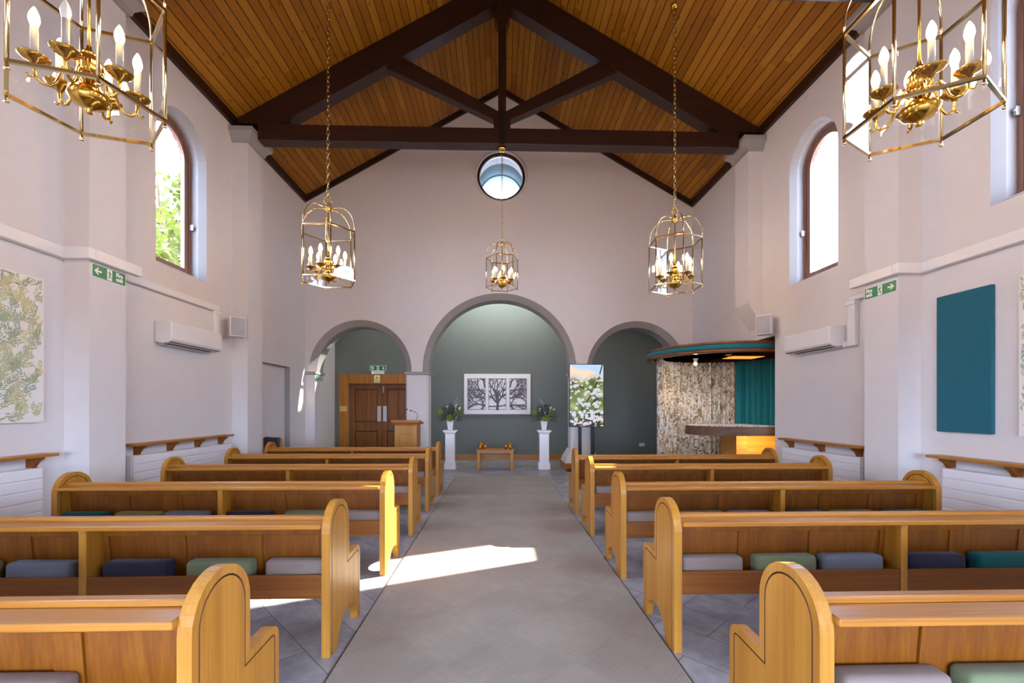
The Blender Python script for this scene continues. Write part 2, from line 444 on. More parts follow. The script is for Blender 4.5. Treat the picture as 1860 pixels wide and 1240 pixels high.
# gable wall: arches with chamfered rims, round window hole
LA, MA, RA = (-3.17, 1.015, 2.23), (-.03, 1.62, 2.25), (3.105, 1.022, 2.23)
g = MB()
def gable_loop(ex, w):
    zb = 2.21
    pts = [(-W, zb)]
    for (c, r, sp) in (LA, MA, RA):
        R = r + ex
        pts.append((c - R, zb))
        for i in range(33):
            a = PI - PI * i / 32
            pts.append((c + R * math.cos(a), sp + R * math.sin(a)))
        pts.append((c + R, zb))
    pts += [(W, zb)]
    return pts
top = [(W, EAVE - .02), (0, RIDGE - .02), (-W, EAVE - .02)]
rnd = [(.0 + .545 * math.cos(2 * PI * i / 48), 6.65 + .545 * math.sin(2 * PI * i / 48)) for i in range(48)]
seqs = [(gable_loop(.13, 0), 0.0), (gable_loop(0, 0), .12), (gable_loop(0, 0), YG2 - YG)]
for k in (0, 2):
    l, w = seqs[k]
    loops = [[Vector((p[0], p[1], 0)) for p in l + top], [Vector((p[0], p[1], 0)) for p in rnd]]
    flat = [p for q in loops for p in q]
    g.add([mapG(p.x, p.y, w) for p in flat], [tuple(t) for t in tessellate_polygon(loops)], 0)
for k in (0, 1):
    (l0, a), (l1, b_) = seqs[k], seqs[k + 1]; n = len(l0)
    fs = [(i, i + 1, n + i + 1, n + i) for i in range(n - 1)]
    g.add([mapG(p[0], p[1], a) for p in l0] + [mapG(p[0], p[1], b_) for p in l1], fs, 1)
g.add([mapG(p[0], p[1], 0) for p in rnd] + [mapG(p[0], p[1], YG2 - YG) for p in rnd], [(i, (i + 1) % 48, 48 + (i + 1) % 48, 48 + i) for i in range(48)], 0)
struct(obj('wall_gable', g, [M['wall'], M['grey']]))
# piers under the arches
def pier(x0, x1, ch0=.05, ch1=.05):
    p = [(x0 + ch0, YG), (x1 - ch1, YG), (x1, YG + ch1), (x1, YG2 - ch1), (x1 - ch1, YG2), (x0 + ch0, YG2), (x0, YG2 - ch0), (x0, YG + ch0)]
    q = []
    for a in p:
        if not q or (abs(a[0] - q[-1][0]) + abs(a[1] - q[-1][1])) > 1e-6: q.append(a)
    return q
mapZ = lambda u, v, w: (u, v, w)
PIERS = [(-W, -4.185, 0, .0), (-2.155, -1.65, .03, .05), (1.59, 2.083, .05, .05), (4.127, W, 0, 0)]
for i, (a, b_, c0, c1) in enumerate(PIERS):
    struct(obj('wall_pier_%d' % (i + 1), MB().prism(pier(a, b_, c0, c1), mapZ, 0, 2.14), M['wall']))
    e0 = 0 if i == 0 else .03; e1 = 0 if i == 3 else .03
    cp = MB().box(a - e0, b_ + e1, YG - .03, YG2 + .03, 2.145, 2.21)
    struct(obj('trim_%d' % (i + 1), cp, M['grey'], bevel=.008))
for i, (a, b_) in enumerate(((-2.155, -1.65), (1.59, 2.083))):
    k = MB()
    e = .15
    k.hexa([(a - e, YG - e, .15), (b_ + e, YG - e, .15), (b_ + e, YG2 + e, .15), (a - e, YG2 + e, .15)],
           [(a - e * .75, YG - e * .75, .26), (b_ + e * .75, YG - e * .75, .26), (b_ + e * .75, YG2 + e * .75, .26), (a - e * .75, YG2 + e * .75, .26)])
    k.hexa([(a - e * .75, YG - e * .75, .26), (b_ + e * .75, YG - e * .75, .26), (b_ + e * .75, YG2 + e * .75, .26), (a - e * .75, YG2 + e * .75, .26)],
           [(a - .01, YG - .01, .45), (b_ + .01, YG - .01, .45), (b_ + .01, YG2 + .01, .45), (a - .01, YG2 + .01, .45)])
    struct(obj('trim_%d' % (5 + i), k, M['wall']))
    k = MB().box(a - e - .012, b_ + e + .012, YG - e - .012, YG2 + e + .012, 0, .15)
    struct(obj('baseboard_pier_%d' % (i + 1), k, M['chx'], bevel=.008))

# round window: ring frame, glass, deep tube to the outside
t = MB(); NS = 48
for (r0, r1, y0, y1, mi) in ((.545, .53, YG2, YB + .25, 0),):
    vs = []; fs = []
    for y, r in ((YG2 - .02, .545), (YB + .25, .545), (YB + .25, .62), (YG2 - .02, .62)):
        vs += [(r * math.cos(2 * PI * i / NS), y, 6.65 + r * math.sin(2 * PI * i / NS)) for i in range(NS)]
    for k in range(4):
        for i in range(NS): fs.append((k * NS + i, k * NS + (i + 1) % NS, ((k + 1) % 4) * NS + (i + 1) % NS, ((k + 1) % 4) * NS + i))
    t.add(vs, fs, 0, True)
for y in (11.35,):
    t.tube([(.53 * math.cos(2 * PI * i / NS), y, 6.65 + .53 * math.sin(2 * PI * i / NS)) for i in range(NS)], .025, 6, True)
M['tunnel'] = plain('blue_grey_render', '#a9bcc2', .7, var=.02)
struct(obj('wall_round_shaft', t, M['tunnel']))
def ring(r0, r1, y0, y1, c=(0, 6.65), n=48):
    k = MB(); vs = []; fs = []
    for y, r in ((y0, r0), (y0, r1), (y1, r1), (y1, r0)):
        vs += [(c[0] + r * math.cos(2 * PI * i / n), y, c[1] + r * math.sin(2 * PI * i / n)) for i in range(n)]
    for q in range(4):
        for i in range(n): fs.append((q * n + i, q * n + (i + 1) % n, ((q + 1) % 4) * n + (i + 1) % n, ((q + 1) % 4) * n + i))
    return k.add(vs, fs, 0, True)
rw = struct(obj('window_5', ring(.50, .545, YG + .02, YG + .12), M['dkx']))
obj('window_bead', ring(.482, .50, YG + .05, YG + .10), M['white'], rw)
gl = MB().lathe([(0.0, 0), (.49, 0), (.49, .006), (0, .006)], 48, smooth=False)
obj('glass', gl, M['wglass'], rw, loc=(0, YG + .075, 6.65), rot=(-PI / 2, 0, 0))
struct(obj('trim_9', ring(.545, .60, YG - .018, YG), M['wall']))

# alcove
al = [(-W - .25, -.1), (W + .25, -.1), (W + .25, 4.85), (-W - .25, 4.85)]
door_hole = [(-4.02, -.1), (-2.32, -.1), (-2.32, 2.03), (-4.02, 2.03)]
poly = [(-W - .25, 0), (-4.02, 0), (-4.02, 2.03), (-2.32, 2.03), (-2.32, 0), (W + .25, 0), (W + .25, 4.85), (-W - .25, 4.85)]
struct(obj('wall_alcove', MB().prism(poly, lambda u, v, w: (u, YB + w, v), 0, .22), M['sage']))
sky = [(-2.0, 11.62), (.2, 11.62), (.2, 12.14), (-2.0, 12.14)]
struct(obj('ceiling_alcove', MB().prism([(-W, YG2 - .01), (W, YG2 - .01), (W, YB + .22), (-W, YB + .22)], mapZ, 4.72, 4.85, [sky]), M['wall']))
sk = MB()
for x in (-2.0, -1.27, -.53, .2): sk.box(x - .025, x + .025, 11.62, 12.14, 4.86, 4.92)
sk.box(-2.0, .2, 11.58, 11.64, 4.86, 4.92); sk.box(-2.0, .2, 12.12, 12.17, 4.86, 4.92)
so = struct(obj('window_6', sk, M['white']))
obj('glass', MB().box(-2.0, .2, 11.63, 12.14, 4.885, 4.895), glass_mat('dimmed_glass', (.42, .43, .43), .5), so)  # tint darkened to weaken the sun and sky light coming through
struct(obj('baseboard_alcove', MB().box(-2.0, W, YB - .025, YB, 0, .145), M['chx'], bevel=.006))

# ceiling
c = MB()
for s in (-1, 1):
    x1 = s * 4.75
    pr = [(0, RIDGE), (x1, RIDGE - SLOPE * 4.75), (x1, RIDGE - SLOPE * 4.75 + .12), (0, RIDGE + .12)]
    c.prism(pr, lambda u, v, w: (u, w, v), YR - .3, YG2 + .1)
struct(obj('ceiling', c, M['ceil'], merge=False))
k = MB()
for s in (-1, 1):
    pr = [(0, RIDGE - .005), (s * W, EAVE - .005), (s * W, EAVE - .13), (0, RIDGE - .13)]
    k.prism(pr, lambda u, v, w: (u, YG - .05 + w, v), 0, .05)
struct(obj('trim_10', k, M['dkx'], merge=False))
for s, nm in ((-1, 'trim_11'), (1, 'trim_12')):
    struct(obj(nm, MB().box(min(s * W, s * 4.34), max(s * W, s * 4.34), YR, YG - .05, EAVE - .135, EAVE + .02), M['dky']))

# floor
struct(obj('floor', MB().box(-W - .5, 6.6, YR - .3, YB + .5, -.2, 0), M['tile']))
cp = tag(obj('aisle_carpet', MB().box(-.935, .925, YR + .05, 9.3, .0005, .009), M['carpet']), 'grey carpet runner of diagonal tiles along the central aisle', 'carpet')
for x in (-.943, .925): obj('edge_shade', MB().box(x, x + .008, YR + .05, 9.3, .0005, .0075), M['slot'], cp)  # dark strips that paint in the shade along the carpet sides
struct(obj('ground_outside', MB().box(-60, 60, -60, 90, -.6, -.4), M['lawn']))

# pilasters and caps
def cap(s, y0, y1, zb=5.72, zt=5.93):
    k = MB(); x0, xi = s * W, s * 4.02
    prof = [(xi, zt), (xi, zt - .07), (s * 4.05, zt - .10), (s * 4.10, zt - .15), (s * 4.11, zb), (x0, zb), (x0, zt)]
    ys = [(y0 - .12, y1 + .12)] * 2 + [(y0 - .09, y1 + .09), (y0 - .05, y1 + .05), (y0 - .03, y1 + .03)]
    def r(i):
        x, z = prof[i]; a, b_ = ys[i]
        return [(x0, a, z), (x, a, z), (x, b_, z), (x0, b_, z)]
    for i in range(4):
        k.hexa(r(i + 1), r(i))
    return k
n_t = 13
for s, nm in ((-1, 'left'), (1, 'right')):
    for j, (y0, y1) in enumerate(((1.73, 2.17), (4.68, 5.125), (7.56, 8.0))):
        a, b_ = sorted((s * W, s * PIL))
        if s == 1 and j == 2:
            k = MB(); xi = PIL
            k.prism([(xi, 3.17), (W, 2.75), (W, EAVE - .2), (xi, EAVE - .2)], lambda u, v, w: (u, y0 + w, v), 0, y1 - y0)
        else:
            k = MB().box(a, b_, y0, y1, 0, EAVE - .2)
        struct(obj('wall_%s_pilaster_%d' % (nm, j + 1), k, M['wall']))
        struct(obj('trim_%d' % n_t, cap(s, y0, y1), M['grey'], merge=False)); n_t += 1

# recess behind the right wall (for the draped platform)
rk = MB()
rk.box(6.35, 6.5, 7.0, 10.6, 0, 2.75); rk.box(W + .48, 6.35, 7.05, 7.2, 0, 2.75); rk.box(W + .48, 6.35, 10.35, 10.5, 0, 2.75)
struct(obj('wall_recess', rk, M['wall'], merge=False))
struct(obj('ceiling_recess', MB().box(W + .26, 6.5, 7.0, 10.6, 2.6, 2.75), M['wall']))

# ------------------------------------------------------------------ windows
def sweep(loop, f, w0, w1, th):
    """frame of rectangular section following a loop inward"""
    n = len(loop); inn = []
    cx = sum(p[0] for p in loop) / n
    for i in range(n):
        p0, p1, p2 = loop[i - 1], loop[i], loop[(i + 1) % n]
        d1 = Vector((p1[0] - p0[0], p1[1] - p0[1])).normalized(); d2 = Vector((p2[0] - p1[0], p2[1] - p1[1])).normalized()
        n1 = Vector((-d1.y, d1.x)); n2 = Vector((-d2.y, d2.x)); b_ = (n1 + n2).normalized()
        k = th / max(.3, b_.dot(n1)); inn.append((p1[0] + b_.x * k, p1[1] + b_.y * k))
    m = MB()
    vs = [f(p[0], p[1], w0) for p in loop] + [f(p[0], p[1], w0) for p in inn] + [f(p[0], p[1], w1) for p in inn] + [f(p[0], p[1], w1) for p in loop]
    fs = []
    for q in range(4):
        for i in range(n): fs.append((q * n + i, q * n + (i + 1) % n, ((q + 1) % 4) * n + (i + 1) % n, ((q + 1) % 4) * n + i))
    m.add(vs, fs)
    return m, inn
WN = {0: 1, 1: 2, 2: 3, 3: 4, 4: 8, 5: 9, 6: 10, 7: 11}
for i, (side, cy, h, s, sp) in enumerate(WINS):
    f = mapL if side == 'left' else mapR
    lp = arch(cy, h - .052, s + .042, sp)
    m1, inn = sweep(lp, f, .19, .26, .045)
    root = struct(obj('window_%d' % WN[i], m1, M['frame']))
    m2, inn2 = sweep(inn, f, .205, .245, .075)
    sash = obj('sash', m2, M['frame'], root)
    gm = MB().prism(inn2, f, .222, .228)
    obj('glass', gm, M['wglass'], root)
    hk = MB(); yy = cy + .425
    p = f(yy, 4.05, .19); sx = 1 if side == 'left' else -1
    hk.box(min(p[0], p[0] + sx * .05), max(p[0], p[0] + sx * .05), yy - .012, yy + .012, 4.0, 4.08)
    hk.ball((p[0] + sx * .05, yy, 4.05), .018, 8, 6)
    obj('window_latch', hk, M['steel'], root)
    # sill
    sl = MB()
    a = f(cy - h + .05, 0, .0)[0]; b_ = f(0, 0, .19)[0]
    x0, x1 = sorted((a, b_))
    obj('window_sill', MB().box(min(f(0, 0, .08)[0], f(0, 0, .19)[0]), max(f(0, 0, .08)[0], f(0, 0, .19)[0]), cy - h + .055, cy + h - .055, s + .041, s + .05), M['white'], root)

# ------------------------------------------------------------------ trusses
def truss(Y0, label):
    D = .22
    t = thing('roof_truss', label, 'roof truss', (0, Y0, 0))
    fy = lambda u, v, w: (u, w, v)
    obj('tie_beam', MB().box(-4.015, 4.015, 0, D, 5.80, 6.065), M['dkx'], t, bevel=.008)
    zb = lambda x: 8.173 - .575 * abs(x)
    zt = lambda x: RIDGE - .012 - SLOPE * abs(x)
    for s in (-1, 1):
        xo = 4.3 * s; xi = .065 * s
        obj('rafter', MB().prism([(xi, zb(xi)), (s * 3.66, zb(3.66)), (s * 4.0, 6.067), (s * 4.335, 6.067), (s * 4.335, zt(4.335)), (xi, zt(xi))], fy, -.005, D + .005), M['dkx'], t, bevel=.006)
        st = MB().prism([(s * .069, 6.195), (s * .069, 6.365), (s * 1.63, 7.215), (s * 1.93, 7.05)], fy, .03, D - .03)
        obj('strut', st, M['dkx'], t, bevel=.006)
    kp = [(-.14, 6.066), (.14, 6.066), (.14, 6.24), (.066, 6.37), (.066, 7.80), (.128, 7.92), (.128, 8.10), (.063, 8.14), (.063, 8.6), (-.063, 8.6), (-.063, 8.14), (-.128, 8.10), (-.128, 7.92), (-.066, 7.80), (-.066, 6.37), (-.14, 6.24)]
    obj('king_post', MB().prism(kp, fy, .01, D - .01), M['dkz'], t, bevel=.006)
    obj('iron_strap', MB().box(-.04, .04, -.012, -.0005, 5.79, 6.36), M['black'], t)
    return t
truss(7.60, 'dark stained timber roof truss nearest the end wall, brass lantern hung from it')
truss(4.62, 'dark stained timber roof truss above the middle pews, seen only at the top edge')

# ------------------------------------------------------------------ pews
def offset_open(P, d):
    out = []
    n = len(P)
    for i in range(n):
        if i == 0: a = Vector(P[1]) - Vector(P[0]); a.normalize(); nn = Vector((-a.y, a.x)); out.append((P[0][0] + nn.x * d, P[0][1])); continue
        if i == n - 1: a = Vector(P[-1]) - Vector(P[-2]); a.normalize(); nn = Vector((-a.y, a.x)); out.append((P[-1][0] + nn.x * d, P[-1][1])); continue
        d1 = (Vector(P[i]) - Vector(P[i - 1])).normalized(); d2 = (Vector(P[i + 1]) - Vector(P[i])).normalized()
        n1 = Vector((-d1.y, d1.x)); n2 = Vector((-d2.y, d2.x)); b_ = n1 + n2
        b_.normalize(); k = d / max(.35, b_.dot(n1)); out.append((P[i][0] + b_.x * k, P[i][1] + b_.y * k))
    return out
PH, PR = .855, .165
def pew_end_mesh(th=.046):
    # outline in (y,z) from rear foot up, over, down to front foot (clockwise); offsets go inward with negative d
    O = [(0, 0), (0, .40), (0, PH - PR)]
    for i in range(1, 17):
        a = PI - PI * i / 16; O.append((PR + PR * math.cos(a), PH - PR + PR * math.sin(a)))
    O += [(2 * PR, .62), (2 * PR, .475), (.49, .483)]
    for i in range(0, 6):
        a = PI / 2 - PI / 2 * i / 5; O.append((.50 + .055 * math.cos(a), .428 + .055 * math.sin(a)))
    O += [(.555, .2), (.555, 0)]
    P1 = offset_open(O, -.032); P2 = offset_open(O, -.039)
    cut = []
    c0, c1 = .43, .14                                 # arch cut at the foot: from front to rear
    cc, hw, hh = (c0 + c1) / 2 + .03, (c0 - c1) / 2 + .03, .155
    for i in range(15):
        a = PI * i / 14; cut.append((cc + hw * math.cos(a), hh * math.sin(a) ** .9 if 0 < i < 14 else 0.0))
    m = MB()
    full = O + cut
    for sd in (0, 1):
        x = th / 2 if sd else -th / 2; gx = x - .005 * (1 if sd else -1)
        A = [(x, p[0], p[1]) for p in O]; B = [(x, p[0], p[1]) for p in P1]; Bg = [(gx, p[0], p[1]) for p in offset_open(O, -.0355)]; C = [(x, p[0], p[1]) for p in P2]
        n = len(O)
        q = [(i, i + 1, n + i + 1, n + i) for i in range(n - 1)]
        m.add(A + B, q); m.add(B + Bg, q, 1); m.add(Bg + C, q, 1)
        inner = [Vector((p[0], p[1], 0)) for p in P2 + cut]
        m.add([(x, p.x, p.y) for p in inner], [tuple(t) for t in tessellate_polygon([inner])])
    n = len(full)
    m.add([(-th / 2, p[0], p[1]) for p in full] + [(th / 2, p[0], p[1]) for p in full], [(i, (i + 1) % n, n + (i + 1) % n, n + i) for i in range(n)])
    return m

def make_pew(length, label, loc):
    """origin: rear edge of the aisle-side end, on the floor; body runs from x=0 to x=length"""
    L = length
    t = thing('pew', label, 'pew', loc, (0, 0, 0), 'oak pews in rows')
    em = pew_end_mesh()
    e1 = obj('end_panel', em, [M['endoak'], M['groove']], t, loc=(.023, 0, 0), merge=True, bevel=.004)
    e2 = e1.copy(); COL.objects.link(e2); e2.parent = t; e2.location = (L - .023, 0, 0)
    a, b_ = .047, L - .047
    led = MB()
    led.hexa([(a, -.02, .722), (b_, -.02, .722), (b_, .085, .727), (a, .085, .727)], [(a, -.02, .748), (b_, -.02, .748), (b_, .085, .753), (a, .085, .753)])
    obj('book_ledge', led, M['ledge'], t, bevel=.006)
    rail = MB().box(a, b_, .089, .140, .70, .772)
    obj('top_rail', rail, M['ledge'], t, bevel=.008)
    # sloping back panel and stiles
    y0, z0, y1, z1 = .118, .70, .148, .36
    bp = MB().hexa([(a, y1, z1), (b_, y1, z1), (b_, y1 + .016, z1), (a, y1 + .016, z1)], [(a, y0, z0), (b_, y0, z0), (b_, y0 + .016, z0), (a, y0 + .016, z0)])
    obj('back_panel', bp, M['oakz'], t)
    st = MB()
    n = 6; pit = (b_ - a) / n
    def strip(xa, xb, za, zb, dd=.012):
        f = lambda z: y0 + (z0 - z) / (z0 - z1) * (y1 - y0)
        st.hexa([(xa, f(za) - dd, za), (xb, f(za) - dd, za), (xb, f(za), za), (xa, f(za), za)], [(xa, f(zb) - dd, zb), (xb, f(zb) - dd, zb), (xb, f(zb), zb), (xa, f(zb), zb)])
    for i in range(n + 1):
        x = a + pit * i
        if i == 0: strip(a, a + .06, .365, .7)
        elif i == n: strip(b_ - .06, b_, .365, .7)
        else: strip(x - .048, x + .048, .365, .66)
    strip(a, b_, .66, .715, .0125)
    obj('panel_stiles', st, M['oakz'], t, merge=False, bevel=.002, seg=1)
    md = (a + b_) / 2
    obj('divider', MB().prism([(0.0, .335), (0, .7), (-.005, .72), (.105, .72), (.135, .42), (.135, .335)], lambda u, v, w: (md - .02 + w, u, v), 0, .04), M['endoak'], t, bevel=.004)
    for (xa, xb) in ((a, md - .021), (md + .021, b_)):
        obj('kneeler_rail', MB().box(xa, xb, .004, .022, .33, .462), M['oakx'], t, bevel=.003)
    obj('trough_shelf', MB().box(a, b_, .023, .19, .335, .352), M['oakx'], t)
    obj('seat', MB().box(a, b_, .186, .52, .40, .43), M['oakx'], t, bevel=.008)
    return t

LROWS = [1.43, 2.575, 3.815, 5.015, 6.15, 7.18]
RROWS = [1.39, 2.57, 3.70, 4.94, 5.92]
ORD = ['first', 'second', 'third', 'fourth', 'fifth', 'sixth']
LW_ = 2.70
proto = None
def place_pew(x, y, label):
    global proto
    if proto is None:
        proto = make_pew(LW_, label, (x, y, 0)); return proto
    return dup(proto, (x, y, 0), 0, label)
for i, y in enumerate(LROWS):
    place_pew(-1.0 - LW_, y, '%s oak pew left of the aisle, counting from the nearest row' % ORD[i])
for i, y in enumerate(RROWS):
    place_pew(.945, y, '%s oak pew right of the aisle, counting from the nearest row' % ORD[i])

# cushions in the troughs
cm = {}
def cushion(col, x, y, side, row, w=.36):
    if col not in cm:
        k = MB().box(-.18, .18, 0, .092, 0, .18)
        o = obj('box_cushion', k, M['c_' + col], bevel=.022, seg=3)
        for p in o.data.polygons: p.use_smooth = True
        cm[col] = o
    else:
        o = cm[col].copy(); COL.objects.link(o)
    o.location = (x, y + .032 + random.uniform(0, .004), .3525); o.rotation_euler = (math.radians(-1.5), 0, random.uniform(-.012, .012))
    tag(o, '%s box cushion behind the %s %s pew, counting from the nearest row' % (col, ORD[row], side), 'cushion', 'box cushions behind the pews')
LC = {0: [('beige', -1.62), ('sage green', -2.06)],
      1: [('beige', -1.20), ('sage green', -1.64), ('navy', -2.10), ('blue-grey', -2.63), ('olive', -3.07)],
      2: [('beige', -1.21), ('sage green', -1.67), ('navy', -2.15), ('blue-grey', -2.66), ('olive', -3.06), ('teal', -3.50)],
      3: [('beige', -1.22)], 4: [('beige', -1.24)]}
RC = {0: [('beige', 1.24), ('sage green', 1.66)],
      1: [('beige', 1.19), ('sage green', 1.63), ('blue-grey', 2.03), ('navy', 2.53), ('teal', 2.97)],
      2: [('beige', 1.18), ('sage green', 1.65), ('blue-grey', 2.06), ('navy', 2.53), ('olive', 2.94), ('teal', 3.39)],
      3: [('beige', 1.19)]}
for rows, D, side in ((LROWS, LC, 'left'), (RROWS, RC, 'right')):
    for r, lst in D.items():
        for col, x in lst: cushion(col, x, rows[r], side, r)

# ------------------------------------------------------------------ lanterns
def make_lantern(label, loc, rotz, chain_len):
    R, H = .37, .667
    t = thing('lantern', label, 'lantern', loc, (0, 0, rotz), 'brass and glass hexagonal lanterns')
    hx = [(R * math.cos(PI / 3 * i), R * math.sin(PI / 3 * i)) for i in range(6)]
    fr = MB()
    for z in (0, H): fr.tube([(x, y, z) for x, y in hx], .0125, 4, True, smooth=False, rot=PI / 4)
    for x, y in hx:
        fr.tube([(x, y, 0), (x, y, H)], .0095, 6)
        fr.lathe([(.004, -.045), (.014, -.04), (.008, -.03), (.006, -.01)], 8, (x, y, 0))
    obj('frame', fr, M['palebrass'], t)
    for x, y in hx:
        P = []
        for i in range(13):
            a = PI / 2 * i / 12
            r = .03 + (R - .03) * (math.cos(a) ** .75 if i < 12 else 0)
            P.append((x / R * r, y / R * r, H + .06 + .30 * math.sin(a) - (.03 * max(0, (i - 9) / 3))))
        obj('dome_rib', MB().tube([(x, y, H)] + P, .0075, 6), M['palebrass'], t)
    hub = MB().lathe([(.0, H + .28), (.02, H + .285), (.035, H + .31), (.03, H + .335), (.04, H + .345), (.015, H + .36), (.012, H + .40), (0, H + .40)], 12)
    obj('hub', hub, M['brass'], t)
    lp = MB().tube([(.055 * math.cos(2 * PI * i / 16), 0, H + .445 + .055 * math.sin(2 * PI * i / 16)) for i in range(16)], .007, 6, True)
    obj('hanging_ring', lp, M['brass'], t)
    ch = MB(); z = H + .50; i = 0; zt = H + .50 + chain_len
    while z < zt:
        P = []
        for j in range(10):
            a = 2 * PI * j / 10; u, v = .021 * math.cos(a), .042 * math.sin(a)
            P.append((u if i % 2 else 0, 0 if i % 2 else u, z + .025 + v))
        ch.tube(P, .0052, 5, True); z += .066; i += 1
    obj('chain', ch, M['chain'], t)
    rs = MB().lathe([(.012, 0), (.045, .012), (.06, .045), (.06, .06), (0, .06)], 16, (0, 0, zt))
    obj('ceiling_rose', rs, M['brass'], t)
    for i in range(6):
        a, b_ = Vector(hx[i]), Vector(hx[(i + 1) % 6]); d = (b_ - a).normalized(); n = Vector((d.y, -d.x)) * .002
        a2, b2 = a + d * .016, b_ - d * .016
        q = [(a2 - n), (b2 - n), (b2 + n), (a2 + n)]
        obj('glass_pane', MB().hexa([(p.x, p.y, .015) for p in q], [(p.x, p.y, H - .015) for p in q]), M['glass'], t)
    obj('stem', MB().tube([(0, 0, .30), (0, 0, H + .285)], .008, 8), M['brass'], t)
    cb = MB()
    cb.lathe([(.0, -.035), (.018, -.03), (.012, -.012), (.03, .0), (.075, .02), (.098, .05), (.092, .085), (.06, .11), (.03, .125), (.028, .15)], 24)
    cb.lathe([(.028, .15), (.05, .17), (.05, .185)], 24)
    cb.lathe([(.045, .185), (.058, .21), (.06, .25), (.052, .285), (.03, .305)], 36, gad=.06, gn=12)
    cb.lathe([(.034, .303), (.03, .32), (.016, .335), (.01, .36), (.0, .36)], 16)
    obj('urn_body', cb, M['brass'], t)
    for i in range(6):
        an = PI / 3 * i + PI / 6; ca, sa = math.cos(an), math.sin(an)
        prof = [(.045, .16), (.07, .185), (.095, .18), (.11, .155), (.12, .12), (.135, .075), (.16, .045), (.19, .045), (.215, .07), (.22, .11), (.22, .135)]
        ar = MB().tube([(r * ca, r * sa, z) for r, z in prof], [.008] * 9 + [.009, .011], 6)
        ar.tube([(.215 * ca, .215 * sa, .07), (.24 * ca, .24 * sa, .055), (.25 * ca, .25 * sa, .07)], .006, 6)
        am = obj('candle_arm', ar, M['brass'], t)
        cx, cy = .22 * ca, .22 * sa
        dp = MB().lathe([(.012, .125), (.02, .14), (.045, .15), (.066, .168), (.068, .172), (.045, .16), (.018, .156), (.0, .156)], 18, (cx, cy, 0))
        obj('drip_pan', dp, M['brass'], am)
        obj('candle_sleeve', MB().lathe([(.0, .157), (.017, .157), (.017, .335), (.0, .335)], 12, (cx, cy, 0)), M['sleeve'], am)
        bl = MB().lathe([(.0, .336), (.013, .336), (.019, .35), (.0245, .374), (.021, .400), (.012, .425), (.003, .442), (0, .444)], 12, (cx, cy, 0))
        obj('flame_bulb', bl, M['bulb'], am)
    return t
Z0 = 3.135
roofz = lambda x: RIDGE - SLOPE * abs(x)
def clen(x, z0=Z0): return roofz(x) - .075 - (z0 + .667 + .50)
RZ = math.radians
la = make_lantern('large brass lantern nearest the viewpoint on the left, cut by the top of the photo', (-2.43, 2.71, Z0), RZ(16.6), clen(2.43))
for ch in la.children:
    pass
lb = dup(la, (2.49, 2.684, Z0), RZ(30), 'large brass lantern nearest the viewpoint on the right, cut by the top of the photo')
lc = dup(la, (-2.40, 6.33, Z0), RZ(-5), 'brass lantern on a long chain by the far end of the left wall')
ld = dup(la, (2.50, 6.54, Z0), RZ(26), 'brass lantern on a long chain by the far end of the right wall')
le = make_lantern('small brass lantern hung from the tie beam in front of the round window', (0, 7.71, 3.43), RZ(10), 1.0)
# the middle lantern is the same model, smaller, on the chain that reaches the tie beam
le.scale = (.73, .73, .73)
for ch in list(le.children):
    if ch.name.startswith('chain') or ch.name.startswith('ceiling_rose'):
        bpy.data.objects.remove(ch)
zt = (5.80 - 3.43) / .73
ch = MB(); z = .667 + .50; i = 0
while z < zt - .07:
    P = []
    for j in range(10):
        a = 2 * PI * j / 10; u, v = .021 * math.cos(a), .042 * math.sin(a)
        P.append((u if i % 2 else 0, 0 if i % 2 else u, z + .025 + v))
    ch.tube(P, .0052, 5, True); z += .066; i += 1
obj('chain', ch, M['chain'], le)
obj('ceiling_rose', MB().lathe([(.012, 0), (.06, .012), (.085, .05), (.085, .085), (0, .085)], 16, (0, 0, zt - .087)), M['brass'], le)
# one bulb of the near left lantern is out
best = None
for ch in la.children:
    if ch.name.startswith('candle_arm'):
        for gch in ch.children:
            if gch.name.startswith('flame_bulb'):
                c0 = sum((v.co for v in gch.data.vertices), Vector()) / len(gch.data.vertices)
                w = Matrix.Rotation(RZ(16.6), 3, 'Z') @ c0
                key = w.x * .25 - w.y                      # the one towards the viewpoint
                if best is None or key > best[0]: best = (key, gch)
best[1].data = best[1].data.copy(); best[1].data.materials[0] = M['bulboff']; best[1]['label'] = 'unlit frosted bulb'

# ------------------------------------------------------------------ wall fittings
def rad(side, y0, y1, zt, label):
    s = -1 if side == 'left' else 1
    t = thing('radiator', label, 'radiator', (s * W, y0, 0), group='white panel radiators')
    m = MB(); z = .14; n = 7; hh = (zt - .14) / n
    prof = []
    for i in range(n):
        a = z + hh * i
        prof += [(.115, a + .006), (.118, a + .012), (.118, a + hh - .008), (.115, a + hh - .002), (.108, a + hh)]
    P = [(.075, z), (.108, z)] + prof + [(.075, zt)]
    m.prism(P, lambda u, v, w: (-s * u, w, v), 0, y1 - y0)
    obj('front_panel', m, M['white'], t)
    obj('rear_panel', MB().box(min(-s * .02, -s * .055), max(-s * .02, -s * .055), .02, y1 - y0 - .02, .14, zt), M['white'], t)
    obj('bracket', MB().box(min(-s * .001, -s * .019), max(-s * .001, -s * .019), .2, .25, .2, zt - .1), M['white'], t)
    for yy in (.08, y1 - y0 - .08): obj('pipe', MB().tube([(-s * .065, yy, 0), (-s * .065, yy, .16)], .011, 8), M['white'], t)
    return t
rad('left', 5.40, 7.33, .835, 'white ribbed radiator under the shelf near the far left pews')
rad('left', 2.55, 4.345, .845, 'white ribbed radiator by the third left pew')
rad('right', 5.35, 6.85, .80, 'white ribbed radiator under the far right shelf')
rad('right', 2.55, 4.33, .81, 'white ribbed radiator by the third right pew')
